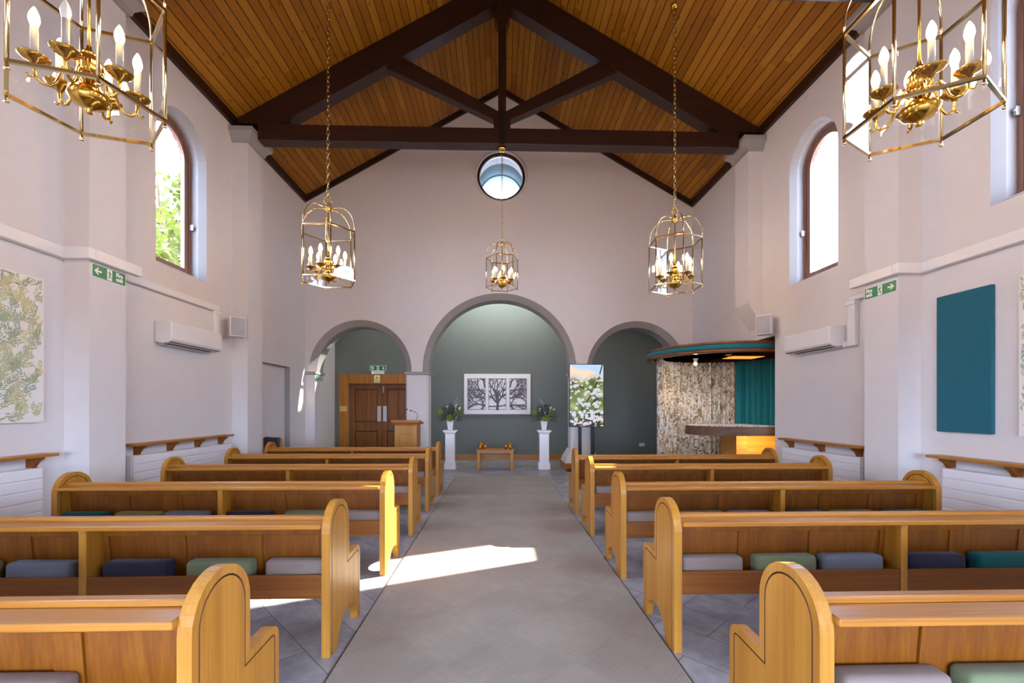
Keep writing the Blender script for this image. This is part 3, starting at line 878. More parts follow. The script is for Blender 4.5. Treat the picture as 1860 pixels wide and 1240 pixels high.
def shelf(side, y0, y1, z, label, nb):
    s = -1 if side == 'left' else 1
    t = thing('wall_shelf', label, 'shelf', (s * W, y0, z), group='oak wall shelves')
    a, b_ = sorted((-s * .001, -s * .155))
    obj('shelf_board', MB().box(a, b_, 0, y1 - y0, -.028, 0), M['shelf'], t, bevel=.004)
    L = y1 - y0
    for i in range(nb):
        y = .14 + (L - .3) * i / (nb - 1)
        P = [(-s * .001, -.029), (-s * .13, -.029), (-s * .13, -.045), (-s * .115, -.055), (-s * .085, -.075), (-s * .06, -.115), (-s * .055, -.14), (-s * .001, -.14)]
        obj('bracket', MB().prism(P, lambda u, v, w: (u, y + w, v), 0, .045), M['oakz'], t)
    return t
shelf('left', 5.40, 7.33, .978, 'oak shelf on four brackets on the far left wall', 4)
shelf('left', 2.45, 4.47, .970, 'oak shelf on the left wall below the leaf print panel', 4)
shelf('right', 5.30, 6.90, .935, 'oak shelf on the far right wall under the air conditioner', 3)
shelf('right', 2.45, 4.47, .928, 'oak shelf on the right wall below the teal panel', 4)

def aircon(side, y0, y1, z0, z1, label):
    s = -1 if side == 'left' else 1
    t = thing('air_conditioner', label, 'air conditioner', (s * W, y0, z0), group='wall air conditioners')
    h = z1 - z0; d = .215
    P = [(0.002, .02), (.10, 0), (d - .03, .018), (d, .05), (d, h - .03), (d - .02, h), (.002, h)]
    obj('casing', MB().prism(P, lambda u, v, w: (-s * u, w, v), 0, y1 - y0), M['plastic'], t, bevel=.012, seg=3)
    # lower flap and slot
    L = y1 - y0
    k = MB().hexa([(-s * .085, .05, -.004), (-s * .085, L - .1, -.004), (-s * .097, L - .1, -.004), (-s * .097, .05, -.004)][::1], [(-s * .085, .05, .004), (-s * .085, L - .1, .004), (-s * .097, L - .1, .004), (-s * .097, .05, .004)])
    k.hexa([(-s * .115, .07, -.001), (-s * .115, L - .12, -.001), (-s * .128, L - .12, .001), (-s * .128, .07, .001)], [(-s * .115, .07, .01), (-s * .115, L - .12, .01), (-s * .128, L - .12, .012), (-s * .128, .07, .012)])
    k.hexa([(-s * .183, .01, .012), (-s * .183, L - .01, .012), (-s * .189, L - .01, .018), (-s * .189, .01, .018)], [(-s * .183, .01, .03), (-s * .183, L - .01, .03), (-s * .189, L - .01, .03), (-s * .189, .01, .03)])
    obj('vent_slot', k, M['slot'], t)
    obj('flap', MB().box(min(-s * .02, -s * .082), max(-s * .02, -s * .082), .05, L - .1, -.012, .004), M['plastic'], t)
    return t
aircon('left', 5.87, 6.92, 2.215, 2.50, 'white wall air conditioner under the left window')
aircon('right', 5.72, 6.66, 2.185, 2.455, 'white wall air conditioner under the right window')

# cable trunking
def trunk(side, zt, zb, yend, ydrop, zd, label):
    s = -1 if side == 'left' else 1
    t = thing('pipe_trunking', label, 'trunking', (0, 0, 0))
    d = .07
    m = MB()
    xw, xp = s * W, s * PIL
    def bx(xa, xb, y0, y1, za, zb_): m.box(min(xa, xb), max(xa, xb), y0, y1, za, zb_)
    bx(xw - s * .001, xw - s * d, 2.175, 4.68 - d, zb, zt)
    bx(xw - s * .001, xp - s * d, 4.68 - d, 4.679, zb, zt)
    bx(xp - s * .001, xp - s * d, 4.679, 5.27, zb, zt)
    obj('upper_run', m, M['plastic'], t, merge=False, bevel=.008)
    m = MB()
    if side == 'left':
        bx(xw - s * .001, xw - s * .06, 5.127, yend, zb - .01, zt - .03)
        obj('lower_run', m, M['plastic'], t, merge=False, bevel=.012)
        m = MB(); bx(xw - s * .001, xw - s * .065, ydrop - .05, ydrop + .05, zd, zb + .02)
        obj('drop_pipe', m, M['plastic'], t, bevel=.012)
        m = MB(); bx(xw - s * .001, xw - s * .078, ydrop - .065, ydrop + .065, zb - .06, zb - .015)
        obj('collar', m, M['plastic'], t, bevel=.006)
    else:
        bx(xw - s * .001, xw - s * .06, 5.127, ydrop + .05, zb - .07, zb + .0)
        obj('lower_run', m, M['plastic'], t, merge=False, bevel=.012)
        m = MB(); bx(xw - s * .001, xw - s * .065, ydrop - .06, ydrop + .06, zd, zb - .05)
        bx(xw - s * .001, xw - s * .065, ydrop + .06, ydrop + .15, zd, zd + .07)
        obj('drop_pipe', m, M['plastic'], t, merge=False, bevel=.012)
        m = MB(); bx(xw - s * .001, xw - s * .078, ydrop - .075, ydrop + .075, zb - .12, zb - .07)
        obj('collar', m, M['plastic'], t, bevel=.006)
trunk('left', 2.99, 2.875, 7.13, 7.06, 2.50, 'white boxed pipe trunking along the left wall above the exit sign')
trunk('right', 2.91, 2.80, 5.6, 5.56, 2.17, 'white boxed pipe trunking along the right wall down to the air conditioner')

# loudspeakers
def speaker(loc, rz, label):
    t = thing('wall_speaker', label, 'speaker', loc, (RZ(0), 0, rz), 'small wall speakers')
    obj('case', MB().box(-.115, .115, -.08, .1, -.155, .155), M['spkw'], t, bevel=.02, seg=3)
    obj('grille', MB().box(-.10, .10, -.088, -.0805, -.135, .14), M['spk'], t, bevel=.004)
    obj('bracket', MB().box(-.03, .03, .101, .16, -.04, .04), M['spkw'], t)
    return t
speaker((-4.18, 7.30, 2.665), RZ(42), 'small grey-fronted speaker on the left pier beside the air conditioner')
speaker((4.20, 7.18, 2.72), RZ(-42), 'small white speaker on the right wall above the round canopy')

# fabric panels
def sprig_print(m, L, H, seed, s, off):
    rd = random.Random(seed)
    x = -s * off
    for _ in range(int(165 * L * H / .68)):
        cy, cz = rd.uniform(.0, L), rd.uniform(0, H); a = rd.gauss(PI * .3, .8) if rd.random() < .75 else rd.uniform(0, 2 * PI); cv = rd.uniform(-2.5, 2.5)
        mi = rd.choice((1, 1, 2, 2, 3, 4)); py, pz = cy, cz; lay = rd.random() * .0004
        for k in range(5):
            py += .026 * math.cos(a); pz += .026 * math.sin(a); a += cv * .06
            for sg in (-1, 1):
                b_ = a + sg * rd.uniform(.45, .8); l = rd.uniform(.045, .075) * (1 - k * .08); w = rd.uniform(.006, .010)
                p0 = Vector((py, pz)); d = Vector((math.cos(b_), math.sin(b_))); n = Vector((-d.y, d.x))
                pts = [p0, p0 + d * l * .4 + n * w, p0 + d * l + n * w * .8, p0 + d * l * .45 - n * w]
                if all(.004 < q.x < L - .004 and .004 < q.y < H - .004 for q in pts):
                    m.add([(x - s * lay, q.x, q.y) for q in pts], [(0, 1, 2, 3)], mi)
def panel(side, y0, y1, z0, z1, mat, label, pr=None):
    s = -1 if side == 'left' else 1
    m = MB().box(min(-s * .001, -s * .04), max(-s * .001, -s * .04), 0, y1 - y0, 0, z1 - z0)
    mats = [mat]
    if pr:
        mats = [M['print0']] + [M['print%d' % i] for i in (1, 2, 3, 4)]
        sprig_print(m, y1 - y0, z1 - z0, pr, s, .0404)
    o = obj('acoustic_panel', m, mats, merge=False, recalc=not pr, loc=(s * W, y0, z0), bevel=0 if pr else .006)
    return tag(o, label, 'wall panel', 'fabric wall panels')
panel('left', 3.92, 4.435, 1.263, 2.61, None, 'leaf print fabric panel on the left wall', 3)
panel('right', 3.957, 4.47, 1.161, 2.508, M['tealf'], 'plain teal fabric panel on the right wall')
panel('right', 3.22, 3.74, 1.157, 2.52, None, 'leaf print fabric panel at the right edge, beside the teal panel', 11)

# signs
def text(body, size, parent, loc, mat, bold=.0, name='lettering', spacing=.85):
    cu = bpy.data.curves.new(name, 'FONT'); cu.body = body; cu.size = size; cu.extrude = .0006; cu.offset = bold
    cu.space_line = spacing; cu.materials.append(mat)
    tmp = bpy.data.objects.new('tmp', cu); COL.objects.link(tmp)
    dg = bpy.context.evaluated_depsgraph_get(); dg.update()
    me = bpy.data.meshes.new_from_object(tmp.evaluated_get(dg)); bpy.data.objects.remove(tmp)
    me.materials.clear(); me.materials.append(mat)
    o = bpy.data.objects.new(name, me); COL.objects.link(o); o.parent = parent; o.location = loc
    return o
def flat(poly, z0, z1): return MB().prism(poly, lambda u, v, w: (u, v, w), z0, z1)
def arrow(cx, cy, r, ang):
    A = [(1, 0), (.12, .78), (-.32, .78), (.25, .22), (-1, .22), (-1, -.22), (.25, -.22), (-.32, -.78), (.12, -.78)]
    c, s = math.cos(ang), math.sin(ang)
    return [(cx + r * (x * c - y * s), cy + r * (x * s + y * c)) for x, y in A]
def runner(parent, cx, cy, h, flip, zf):
    w = h * .56
    obj('doorway_symbol', flat([(cx - w / 2, cy - h / 2), (cx + w / 2, cy - h / 2), (cx + w / 2, cy + h / 2), (cx - w / 2, cy + h / 2)], zf, zf + .001), M['signw'], parent)
    m = MB(); f = -1 if flip else 1
    def limb(pts, t):
        for (a, b_) in zip(pts[:-1], pts[1:]):
            a, b_ = Vector((cx + f * a[0] * h, cy + a[1] * h)), Vector((cx + f * b_[0] * h, cy + b_[1] * h)); d = (b_ - a).normalized(); n = Vector((-d.y, d.x)) * t * h / 2
            m.prism([tuple(a - n - d * t * h * .3), tuple(b_ - n + d * t * h * .3), tuple(b_ + n + d * t * h * .3), tuple(a + n - d * t * h * .3)], lambda u, v, w_: (u, v, w_), zf + .0011, zf + .0018)
    m.prism([(cx + f * (.05 + .055 * math.cos(2 * PI * i / 12)) * h, cy + (.36 + .055 * math.sin(2 * PI * i / 12)) * h) for i in range(12)], lambda u, v, w_: (u, v, w_), zf + .0011, zf + .0018)
    limb([(.02, .24), (-.03, .0)], .12); limb([(.02, .24), (.13, .16), (.22, .19)], .055); limb([(.02, .24), (-.12, .18), (-.15, .06)], .055)
    limb([(-.03, 0), (.08, -.14), (.12, -.36)], .075); limb([(-.03, 0), (-.10, -.22), (-.26, -.25)], .075)
    obj('running_figure', m, M['signg'], parent, merge=False)
def exit_sign(loc, rot, Wd, Ht, order, label, ang):
    t = thing('exit_sign', label, 'exit sign', loc, rot, 'green fire exit signs')
    obj('sign_plate', flat([(0, 0), (Wd, 0), (Wd, Ht), (0, Ht)], .001, .006), M['signw'], t)
    e = Ht * .06
    obj('green_face', flat([(e, e), (Wd - e, e), (Wd - e, Ht - e), (e, Ht - e)], .0062, .0072), M['signg'], t)
    fs = Ht * .40
    tx = {'text_left': Wd * .06, 'text_right': Wd * .69}[order[0]]
    text('Fire\nexit', fs, t, (tx, Ht * .56, .0082), M['signw'], .004 * Ht / .14)
    ax = Wd * .83 if order[0] == 'text_left' else Wd * .17
    obj('arrow', flat(arrow(ax, Ht * .5, Ht * .31, ang), .0075, .0085), M['signw'], t)
    runner(t, Wd * .5, Ht * .5, Ht * .8, order[1], .0075)
    return t
# on the left near pilaster (faces +X): local x -> +Y, local y -> +Z
exit_sign((-PIL + .0005, 4.70, 2.722), (PI / 2, 0, PI / 2), .42, .14, ('text_right', True), 'green fire exit sign with arrow to the left on the left pilaster', PI)
exit_sign((PIL - .0005, 5.115, 2.63), (PI / 2, 0, -PI / 2), .425, .132, ('text_left', False), 'green fire exit sign with arrow to the right on the right pilaster', 0)
exit_sign((-4.1845, 10.40, 2.01), (PI / 2, 0, PI / 2), .40, .115, ('text_right', True), 'small green fire exit sign on the reveal of the left arch', PI)
t = exit_sign((-3.46, YB - .075, 2.375), (PI / 2, 0, 0), .43, .135, ('text_left', False), 'illuminated fire exit sign with down arrow above the double doors', -PI / 2)
obj('lamp_box', MB().box(.04, .37, -.09, .0005, -.072, .0), M['plastic'], t, bevel=.006)
obj('lamp_back', MB().box(.04, .37, 0, .11, -.072, .0006), M['plastic'], t)
obj('indicator_light', MB().ball((.065, -.055, .003), .012, 8, 6), M['led'], t)
# yellow notice on the door head
t = thing('warning_sign', 'small yellow warning sign on the door head under the exit sign', 'sign', (-3.345, YB - .066, 2.06), (PI / 2, 0, 0))
obj('sign_plate', flat([(0, 0), (.145, 0), (.145, .195), (0, .195)], .001, .004), M['signw'], t)
obj('triangle', flat([(.02, .085), (.125, .085), (.0725, .185)], .0042, .005), M['signy'], t)
obj('symbol', flat([(.045, .12), (.075, .125), (.095, .10), (.1, .11), (.08, .14), (.05, .135)], .0052, .0058), M['slot'], t)
obj('yellow_band', flat([(.012, .012), (.133, .012), (.133, .07), (.012, .07)], .0042, .005), M['signy'], t)

# ------------------------------------------------------------------ double doors
d = struct(MB() and bpy.data.objects.new('door_1', None)); COL.objects.link(d); d.location = (0, YB, 0)
d['label'] = 'wooden double doors in a wide oak surround under the left arch'; d['category'] = 'door'
m = MB()
m.box(-4.275, -4.02, -.06, -.001, 0, 2.285); m.box(-2.32, -2.07, -.06, -.001, 0, 2.285); m.box(-4.02, -2.32, -.06, -.001, 2.03, 2.285)
obj('door_surround', m, M['chz'], d, merge=False, bevel=.006)
def leaf(x0, x1, handed):
    m = MB(); y0, y1 = .05, .12
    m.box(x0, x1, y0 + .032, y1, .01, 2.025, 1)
    st = .12
    m.box(x0, x0 + st, y0, y0 + .032, .01, 2.025); m.box(x1 - st, x1, y0, y0 + .032, .01, 2.025)
    for z0, z1 in ((.01, .22), (.785, 1.01), (1.9, 2.025)): m.box(x0 + st, x1 - st, y0, y0 + .032, z0, z1)
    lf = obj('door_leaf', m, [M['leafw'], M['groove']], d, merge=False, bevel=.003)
    for z0, z1 in ((.22, .785), (1.01, 1.9)):
        pm = MB()
        for xa, xb in ((x0 + st + .02, (x0 + x1) / 2 - .003), ((x0 + x1) / 2 + .003, x1 - st - .02)):
            pm.box(xa, xb, y0 + .014, y0 + .0318, z0 + .03, z1 - .03)
        obj('door_panel', pm, M['leafw'], lf, merge=False, bevel=.008)
    hx = x1 - .075 if handed else x0 + .075
    obj('push_plate', MB().box(hx - .05, hx + .05, y0 - .004, y0 - .0005, 1.03, 1.44), M['steel'], lf)
    if not handed:
        obj('door_bolt', MB().box(x0 + .02, x0 + .04, y0 - .01, y0 - .0005, 1.80, 1.97), M['steel'], lf)
obj('door_light_stop', MB().box(-4.0195, -2.3205, .125, .2, 0, 2.0295), M['slot'], d)  # backing added behind the leaves to stop outside light showing through the gaps
leaf(-4.015, -3.172, True); leaf(-3.168, -2.325, False)
tag(obj('door_plaque', MB().box(-4.245, -4.06, YB - .066, YB - .0605, 1.30, 1.44), M['ivory'], bevel=.002), 'small pale notice plate on the left side of the door surround', 'plaque')

# ------------------------------------------------------------------ lectern
t = thing('lectern', 'oak lectern with two microphones in front of the arch pier', 'lectern', (-1.925, 9.2, 0))
obj('body', MB().box(-.225, .225, .02, .42, .08, 1.05), M['endoak'], t, bevel=.006)
obj('plinth', MB().box(-.25, .25, 0, .45, 0, .08), M['ledge'], t, bevel=.008)
P = [(.10, .12), (.10, .12)]
pm = MB(); lp = []
for (x, z) in ((-.13, .15), (-.13, .82), (-.08, .87), (.08, .87), (.13, .82), (.13, .15)): lp.append((x, .016, z))
obj('panel_bead', MB().tube(lp, .007, 6, True), M['endoak'], t)
mo = MB(); mo.hexa([(-.23, .012, 1.05), (.23, .012, 1.05), (.23, .43, 1.05), (-.23, .43, 1.05)], [(-.27, -.03, 1.10), (.27, -.03, 1.10), (.27, .46, 1.06), (-.27, .46, 1.06)])
obj('cornice', mo, M['ledge'], t)
tp = MB().hexa([(-.285, -.05, 1.10), (.285, -.05, 1.10), (.285, .48, 1.06), (-.285, .48, 1.06)], [(-.285, -.05, 1.155), (.285, -.05, 1.155), (.285, .48, 1.09), (-.285, .48, 1.09)])
obj('top', tp, M['ledge'], t, bevel=.006)
obj('side_pocket', MB().hexa([(-.31, .1, .93), (-.23, .1, .93), (-.23, .35, .93), (-.31, .35, .93)], [(-.275, .1, 1.06), (-.228, .1, 1.06), (-.228, .35, 1.06), (-.275, .35, 1.06)]), M['black'], t)
for (x, dx) in ((-.18, .15), (.17, -.10)):
    k = MB(); P = []
    if x < 0: pts = [(x, 1.145), (x + .03, 1.19), (x + .08, 1.26), (x + .13, 1.32), (x + .155, 1.35)]
    else: pts = [(x, 1.145), (x + .03, 1.20), (x + .03, 1.26), (x - .01, 1.30), (x - .06, 1.325), (x - .095, 1.335)]
    k.tube([(a, .2, z) for a, z in pts], .005, 6)
    (xa, za), (xb, zb) = pts[-2], pts[-1]
    dv = Vector((xb - xa, 0, zb - za)).normalized() * .035
    k.tube([(xb, .2, zb), (xb + dv.x, .2, zb + dv.z)], .011, 8)
    obj('microphone', k, M['black'], t)

# chair by the left wall
t = thing('chair', 'wooden chair with navy leather back standing by the left wall', 'chair', (-4.09, 8.62, 0), (0, 0, RZ(-28)))
for sx in (-1, 1):
    for sy in (-1, 1):
        zt_ = .84 if sy < 0 else .45
        obj('leg', MB().box(sx * .22 - .02, sx * .22 + .02, sy * .2 - .02, sy * .2 + .02, 0, zt_), M['chz'], t, bevel=.004)
obj('seat', MB().box(-.2, .2, -.2, .23, .40, .47), M['navyl'], t, bevel=.02, seg=3)
obj('backrest', MB().box(-.199, .199, -.235, -.18, .52, .86), M['navyl'], t, bevel=.015, seg=3)

# ------------------------------------------------------------------ pedestals and flowers
def pedestal(x, y, label):
    t = thing('pedestal', label, 'pedestal', (x, y, 0), group='white pedestals')
    obj('base', MB().box(-.13, .13, -.13, .13, 0, .12), M['white'], t, bevel=.006)
    cm_ = MB(); cm_.hexa([(-.13, -.13, .12), (.13, -.13, .12), (.13, .13, .12), (-.13, .13, .12)], [(-.107, -.107, .165), (.107, -.107, .165), (.107, .107, .165), (-.107, .107, .165)])
    cm_.box(-.105, .105, -.105, .105, .165, .80)
    obj('column', cm_, M['white'], t, merge=False)
    cp_ = MB(); cp_.hexa([(-.107, -.107, .80), (.107, -.107, .80), (.107, .107, .80), (-.107, .107, .80)], [(-.13, -.13, .835), (.13, -.13, .835), (.13, .13, .835), (-.13, .13, .835)])
    cp_.box(-.135, .135, -.135, .135, .835, .855); cp_.box(-.158, .158, -.158, .158, .855, .885)
    obj('capital', cp_, M['white'], t, merge=False, bevel=.003)
def bouquet(x, y, seed, mirror, label):
    rd = random.Random(seed)
    t = thing('flower_arrangement', label, 'flowers', (x, y, .8855), group='flower arrangements on pedestals')
    v = MB(); a, b_, h = .05, .08, .215
    v.hexa([(-a, -a, 0), (a, -a, 0), (a, a, 0), (-a, a, 0)], [(-b_, -b_, h), (b_, -b_, h), (b_, b_, h), (-b_, b_, h)])
    obj('vase', v, M['white'], t, bevel=.01)
    c0 = Vector((0, 0, h))
    def leafset(n, spread, ll, ww, up, mi_mat, name, zoff=0):
        m = MB()
        for _ in range(n):
            az = rd.uniform(0, 2 * PI); el = rd.uniform(-.25, up); r = rd.uniform(.06, spread)
            d = Vector((math.cos(az) * math.cos(el), math.sin(az) * math.cos(el) * .8, math.sin(el) * 1.1))
            p = c0 + d * r + Vector((0, 0, .05 + zoff)); ax = (d + Vector((rd.uniform(-.6, .6), rd.uniform(-.6, .6), rd.uniform(-.3, .5)))).normalized()
            sd = ax.cross(Vector((rd.uniform(-1, 1), rd.uniform(-1, 1), 1))).normalized(); nn = sd.cross(ax)
            l = ll * rd.uniform(.7, 1.3); w = ww * rd.uniform(.7, 1.2)
            m.add([p, p + ax * l * .4 + sd * w + nn * .004, p + ax * l, p + ax * l * .4 - sd * w + nn * .004, p + ax * l * .45 - nn * .006], [(0, 1, 4), (1, 2, 4), (2, 3, 4), (3, 0, 4)])
        o = obj(name, m, mi_mat, t, merge=False, recalc=False)
        return o
    f1 = leafset(480, .30, .055, .012, 1.35, M['fol'], 'dark_leaves')
    f2 = leafset(200, .27, .05, .009, 1.2, M['fol2'], 'grey_leaves')
    st = MB(); lv = MB()
    for k in range(11):                                     # stems with eucalyptus-like leaves
        az = rd.uniform(0, 2 * PI); tip = c0 + Vector((math.cos(az) * rd.uniform(.05, .22), math.sin(az) * .12, rd.uniform(.22, .42)))
        st.tube([c0 - Vector((0, 0, .1)), (c0 + tip) / 2 + Vector((0, 0, .03)), tip], .003, 5)
        for j in range(9):
            p = c0.lerp(tip, .35 + .065 * j); s_ = 1 if j % 2 else -1
            dd = Vector((s_ * .03, rd.uniform(-.02, .02), .012)); u = Vector((0, .3, 1)).normalized() * .012
            lv.add([p, p + dd * .5 + u, p + dd, p + dd * .5 - u], [(0, 1, 2, 3)])
    obj('stems', st, M['fol'], t); obj('sprig_leaves', lv, M['fol'], t, merge=False, recalc=False)
    sg = MB(); e = Vector((.21 if not mirror else -.05, 0, .52))
    for k in range(3):
        tip = c0 + e + Vector((.06 * (k - 1), .02 * k, -.06 * k))
        mid = c0 + Vector((e.x * .25, 0, e.z * .6))
        sg.tube([c0, mid, tip], .0018, 4)
        for j in range(14):
            f = .45 + .55 * j / 13; p = (c0.lerp(mid, f * 2) if f < .5 else mid.lerp(tip, f * 2 - 1)) + Vector((rd.uniform(-.02, .02), rd.uniform(-.02, .02), rd.uniform(-.01, .01)))
            sg.ball(p, .005, 5, 4)
    obj('white_sprigs', sg, M['sprig'], t, merge=False)
    s_ = -1 if mirror else 1
    def bloom(p, r):
        m = MB()
        for j in range(110):
            z = 1 - 2 * (j + .5) / 110; a = j * 2.39996; q = math.sqrt(1 - z * z)
            d = Vector((q * math.cos(a), q * math.sin(a), z)); c_ = Vector(p) + d * r * .86
            u = d.orthogonal().normalized(); w = d.cross(u); k = r * .3
            m.add([c_, c_ + u * k + d * k * .35, c_ + d * k * .8 + w * k * .6, c_ - u * k + d * k * .35, c_ + d * k * .8 - w * k * .6], [(0, 1, 2), (0, 2, 3), (0, 3, 4), (0, 4, 1)])
        m.ball(p, r * .88, 10, 8)
        return m
    obj('green_bloom', bloom((.0 if not mirror else .03, -.13, h + .065), .072), M['lime'], t, merge=False, recalc=False)
    obj('green_bloom', bloom((-.225, -.04, h + .205), .06), M['lime'], t, merge=False, recalc=False)
    obj('green_bloom', bloom((.19, -.03, h + .20), .062), M['lime'], t, merge=False, recalc=False)
    for (px, pz, r) in (((.13, .33, .035), (.215, .27, .04), (-.07, .32, .03), (.14, .06, .025)) if not mirror else ((-.10, .255, .035), (.145, .28, .035), (.22, .245, .035), (.02, .185, .03))):
        m = MB(); n = 12; vs = []; fs = []
        for q, (rr, zz) in enumerate(((.15, -1.1), (.35, -.4), (.7, .3), (1.0, .8))):
            for j in range(n):
                a = 2 * PI * j / n; vs.append((px + rr * r * math.cos(a), -.06 + rr * r * math.sin(a) * .8, h + pz + zz * r + (.9 * r * max(0, math.cos(a)) * rr ** 2)))
        for q in range(3):
            for j in range(n): fs.append((q * n + j, q * n + (j + 1) % n, (q + 1) * n + (j + 1) % n, (q + 1) * n + j))
        m.add(vs, fs, 0, True)
        m.tube([(px, -.06, h + pz - 1.1 * r), (px * .5, -.03, h)], .004, 5)
        obj('cream_lily', m, M['cream'], t, merge=False, recalc=False)
pedestal(-1.165, 10.47, 'white square pedestal left of the candle table'); pedestal(.975, 10.38, 'white square pedestal right of the candle table')
bouquet(-1.165, 10.47, 21, False, 'tall vase of green and cream flowers on the left pedestal')
bouquet(.975, 10.38, 35, True, 'vase of green and cream flowers on the pedestal beside the screen')

# candle table
t = thing('candle_table', 'low oak table holding glass candle cups under the tree artwork', 'table', (-.135, 10.25, 0))
obj('tabletop', MB().box(-.425, .425, -.02, .45, .42, .455), M['ledge'], t, bevel=.004)
for sx in (-1, 1):
    for sy in (0, 1):
        x = sx * .375; y = .005 if sy == 0 else .36
        obj('leg', MB().box(x - .035, x + .035, y, y + .07, 0, .419), M['endoak'], t, bevel=.004)
obj('apron', MB().box(-.34, .34, .02, .045, .37, .419), M['ledge'], t); obj('apron', MB().box(-.34, .34, .385, .41, .37, .419), M['ledge'], t)
def votive(x, y, h, lab):
    t = thing('candle_cup', lab, 'candle', (x, y, .4555), group='gold glass candle cups')
    r = .034
    obj('glass_cup', MB().lathe([(0, 0), (r, 0), (r, h), (r - .005, h), (r - .005, h * .45), (0, h * .45)], 16), M['goldglass'], t)
    obj('candle_wax', MB().lathe([(0, h * .46), (.026, h * .46), (.026, h * .62), (0, h * .62)], 12), M['sleeve'], t)
    obj('candle_flame', MB().lathe([(0, h * .63), (.006, h * .66), (.009, h * .78), (.003, h * .95), (0, h)], 8, smooth=True), M['flame'], t)
for x, y, h, lab in ((-.455, 10.52, .16, 'tall gold glass candle cup at the back left of the low table'), (-.475, 10.33, .11, 'gold glass candle cup at the front left corner of the low table'),
                     (-.36, 10.36, .12, 'gold glass candle cup left of centre on the low table'), (.105, 10.36, .12, 'gold glass candle cup right of centre on the low table'),
                     (.215, 10.52, .16, 'tall gold glass candle cup at the back right of the low table'), (.205, 10.33, .10, 'gold glass candle cup at the front right corner of the low table')):
    votive(x, y, h, lab)

# tree artwork: three carved panels in one white board
t = thing('tree_artwork', 'white board with three panels of dark branching tree cutouts on the alcove wall', 'artwork', (-.982, YB, 1.223))
AW, AH = 1.776, 1.075
M['art'] = plain('artwork_white', '#e9e6ea', .5, var=.01); M['artd'] = plain('artwork_grey', '#55555a', .6, var=.05)
obj('board', MB().box(0, AW, -.04, -.001, 0, AH), M['art'], t, bevel=.004)
def branch_panel(x0, x1, z0, z1, seeds, nm):
    m = MB(); y0, y1 = -.046, -.0405
    e = .010
    for a in ((x0, x1, z0, z0 + e), (x0, x1, z1 - e, z1), (x0, x0 + e, z0, z1), (x1 - e, x1, z0, z1)): m.box(a[0], a[1], y0, y1, a[2], a[3])
    rd = random.Random(seeds[0])
    def clip(p): return x0 <= p[0] <= x1 and z0 <= p[1] <= z1
    def grow(p, ang, l, w, lev):
        n = 3; a = ang; q = p
        for i in range(n):
            a += rd.uniform(-.16, .16)
            r = (q[0] + math.cos(a) * l / n, q[1] + math.sin(a) * l / n)
            ok = clip(r)
            if not ok:
                for k in (.75, .5, .25):
                    r2 = (q[0] + (r[0] - q[0]) * k, q[1] + (r[1] - q[1]) * k)
                    if clip(r2): r = r2; break
                else: return
            d = Vector((math.cos(a), math.sin(a))); nn = Vector((-d.y, d.x))
            wa, wb = max(.011, w * 1.35 * (1 - .28 * i / n)) / 2, max(.010, w * 1.35 * (1 - .28 * (i + 1) / n)) / 2
            m.prism([(q[0] + nn.x * wa - d.x * wa * .5, q[1] + nn.y * wa - d.y * wa * .5), (q[0] - nn.x * wa - d.x * wa * .5, q[1] - nn.y * wa - d.y * wa * .5), (r[0] - nn.x * wb, r[1] - nn.y * wb), (r[0] + nn.x * wb, r[1] + nn.y * wb)], lambda u, v, w_: (u, w_, v), y0 + .0005 * rd.random(), y1)
            q = r
            if not ok: return
        if lev > 0:
            for sg in (-1, 1):
                if rd.random() < .97: grow(q, a + sg * rd.uniform(.30, .60), l * rd.uniform(.70, .90), w * .70, lev - 1)
            if rd.random() < .35: grow(q, a + rd.uniform(-.1, .1), l * .7, w * .6, lev - 1)
    for (px, pz, an, l, w, lev) in seeds[1]: grow((x0 + px * (x1 - x0), z0 + pz * (z1 - z0)), an, l, w, lev)
    obj(nm, m, M['artd'], t, merge=False)
zA, zB = AH * .115, AH * .887
branch_panel(AW * .053, AW * .321, zA, zB, (4, [(.97, .72, 1.9, .17, .030, 5), (.97, .5, 2.5, .17, .034, 5), (.97, .36, 2.75, .17, .034, 5), (.95, .15, 3.0, .17, .034, 5), (.85, .02, 1.5, .14, .03, 4), (.97, .12, 3.7, .16, .025, 4), (.55, .98, 4.6, .14, .016, 4), (.2, .98, 5.0, .16, .016, 4), (.97, .6, 3.0, .15, .022, 4), (.97, .88, 2.6, .14, .02, 4), (.03, .08, .3, .15, .016, 3)]), 'left_branches')
branch_panel(AW * .368, AW * .633, zA, zB, (9, [(.5, .0, PI / 2, .22, .055, 2), (.5, .2, PI / 2, .26, .042, 5), (.5, .22, 2.3, .20, .040, 5), (.5, .22, .85, .20, .040, 5), (.5, .10, 2.95, .18, .028, 4), (.5, .10, .2, .18, .028, 4), (.48, .4, 2.0, .2, .028, 5), (.52, .4, 1.1, .2, .028, 5), (.03, .35, .6, .12, .02, 3), (.97, .35, 2.5, .12, .02, 3)]), 'middle_branches')
branch_panel(AW * .683, AW * .942, zA, zB, (6, [(.03, .72, 1.24, .17, .030, 5), (.03, .5, .64, .17, .034, 5), (.03, .36, .4, .17, .034, 5), (.05, .15, .15, .17, .034, 5), (.15, .02, 1.6, .14, .03, 4), (.03, .12, -.55, .16, .025, 4), (.45, .98, 4.8, .14, .016, 4), (.8, .98, 4.4, .16, .016, 4), (.03, .6, .15, .15, .022, 4), (.03, .88, .55, .14, .02, 4), (.97, .08, 2.84, .15, .016, 3)]), 'right_branches')

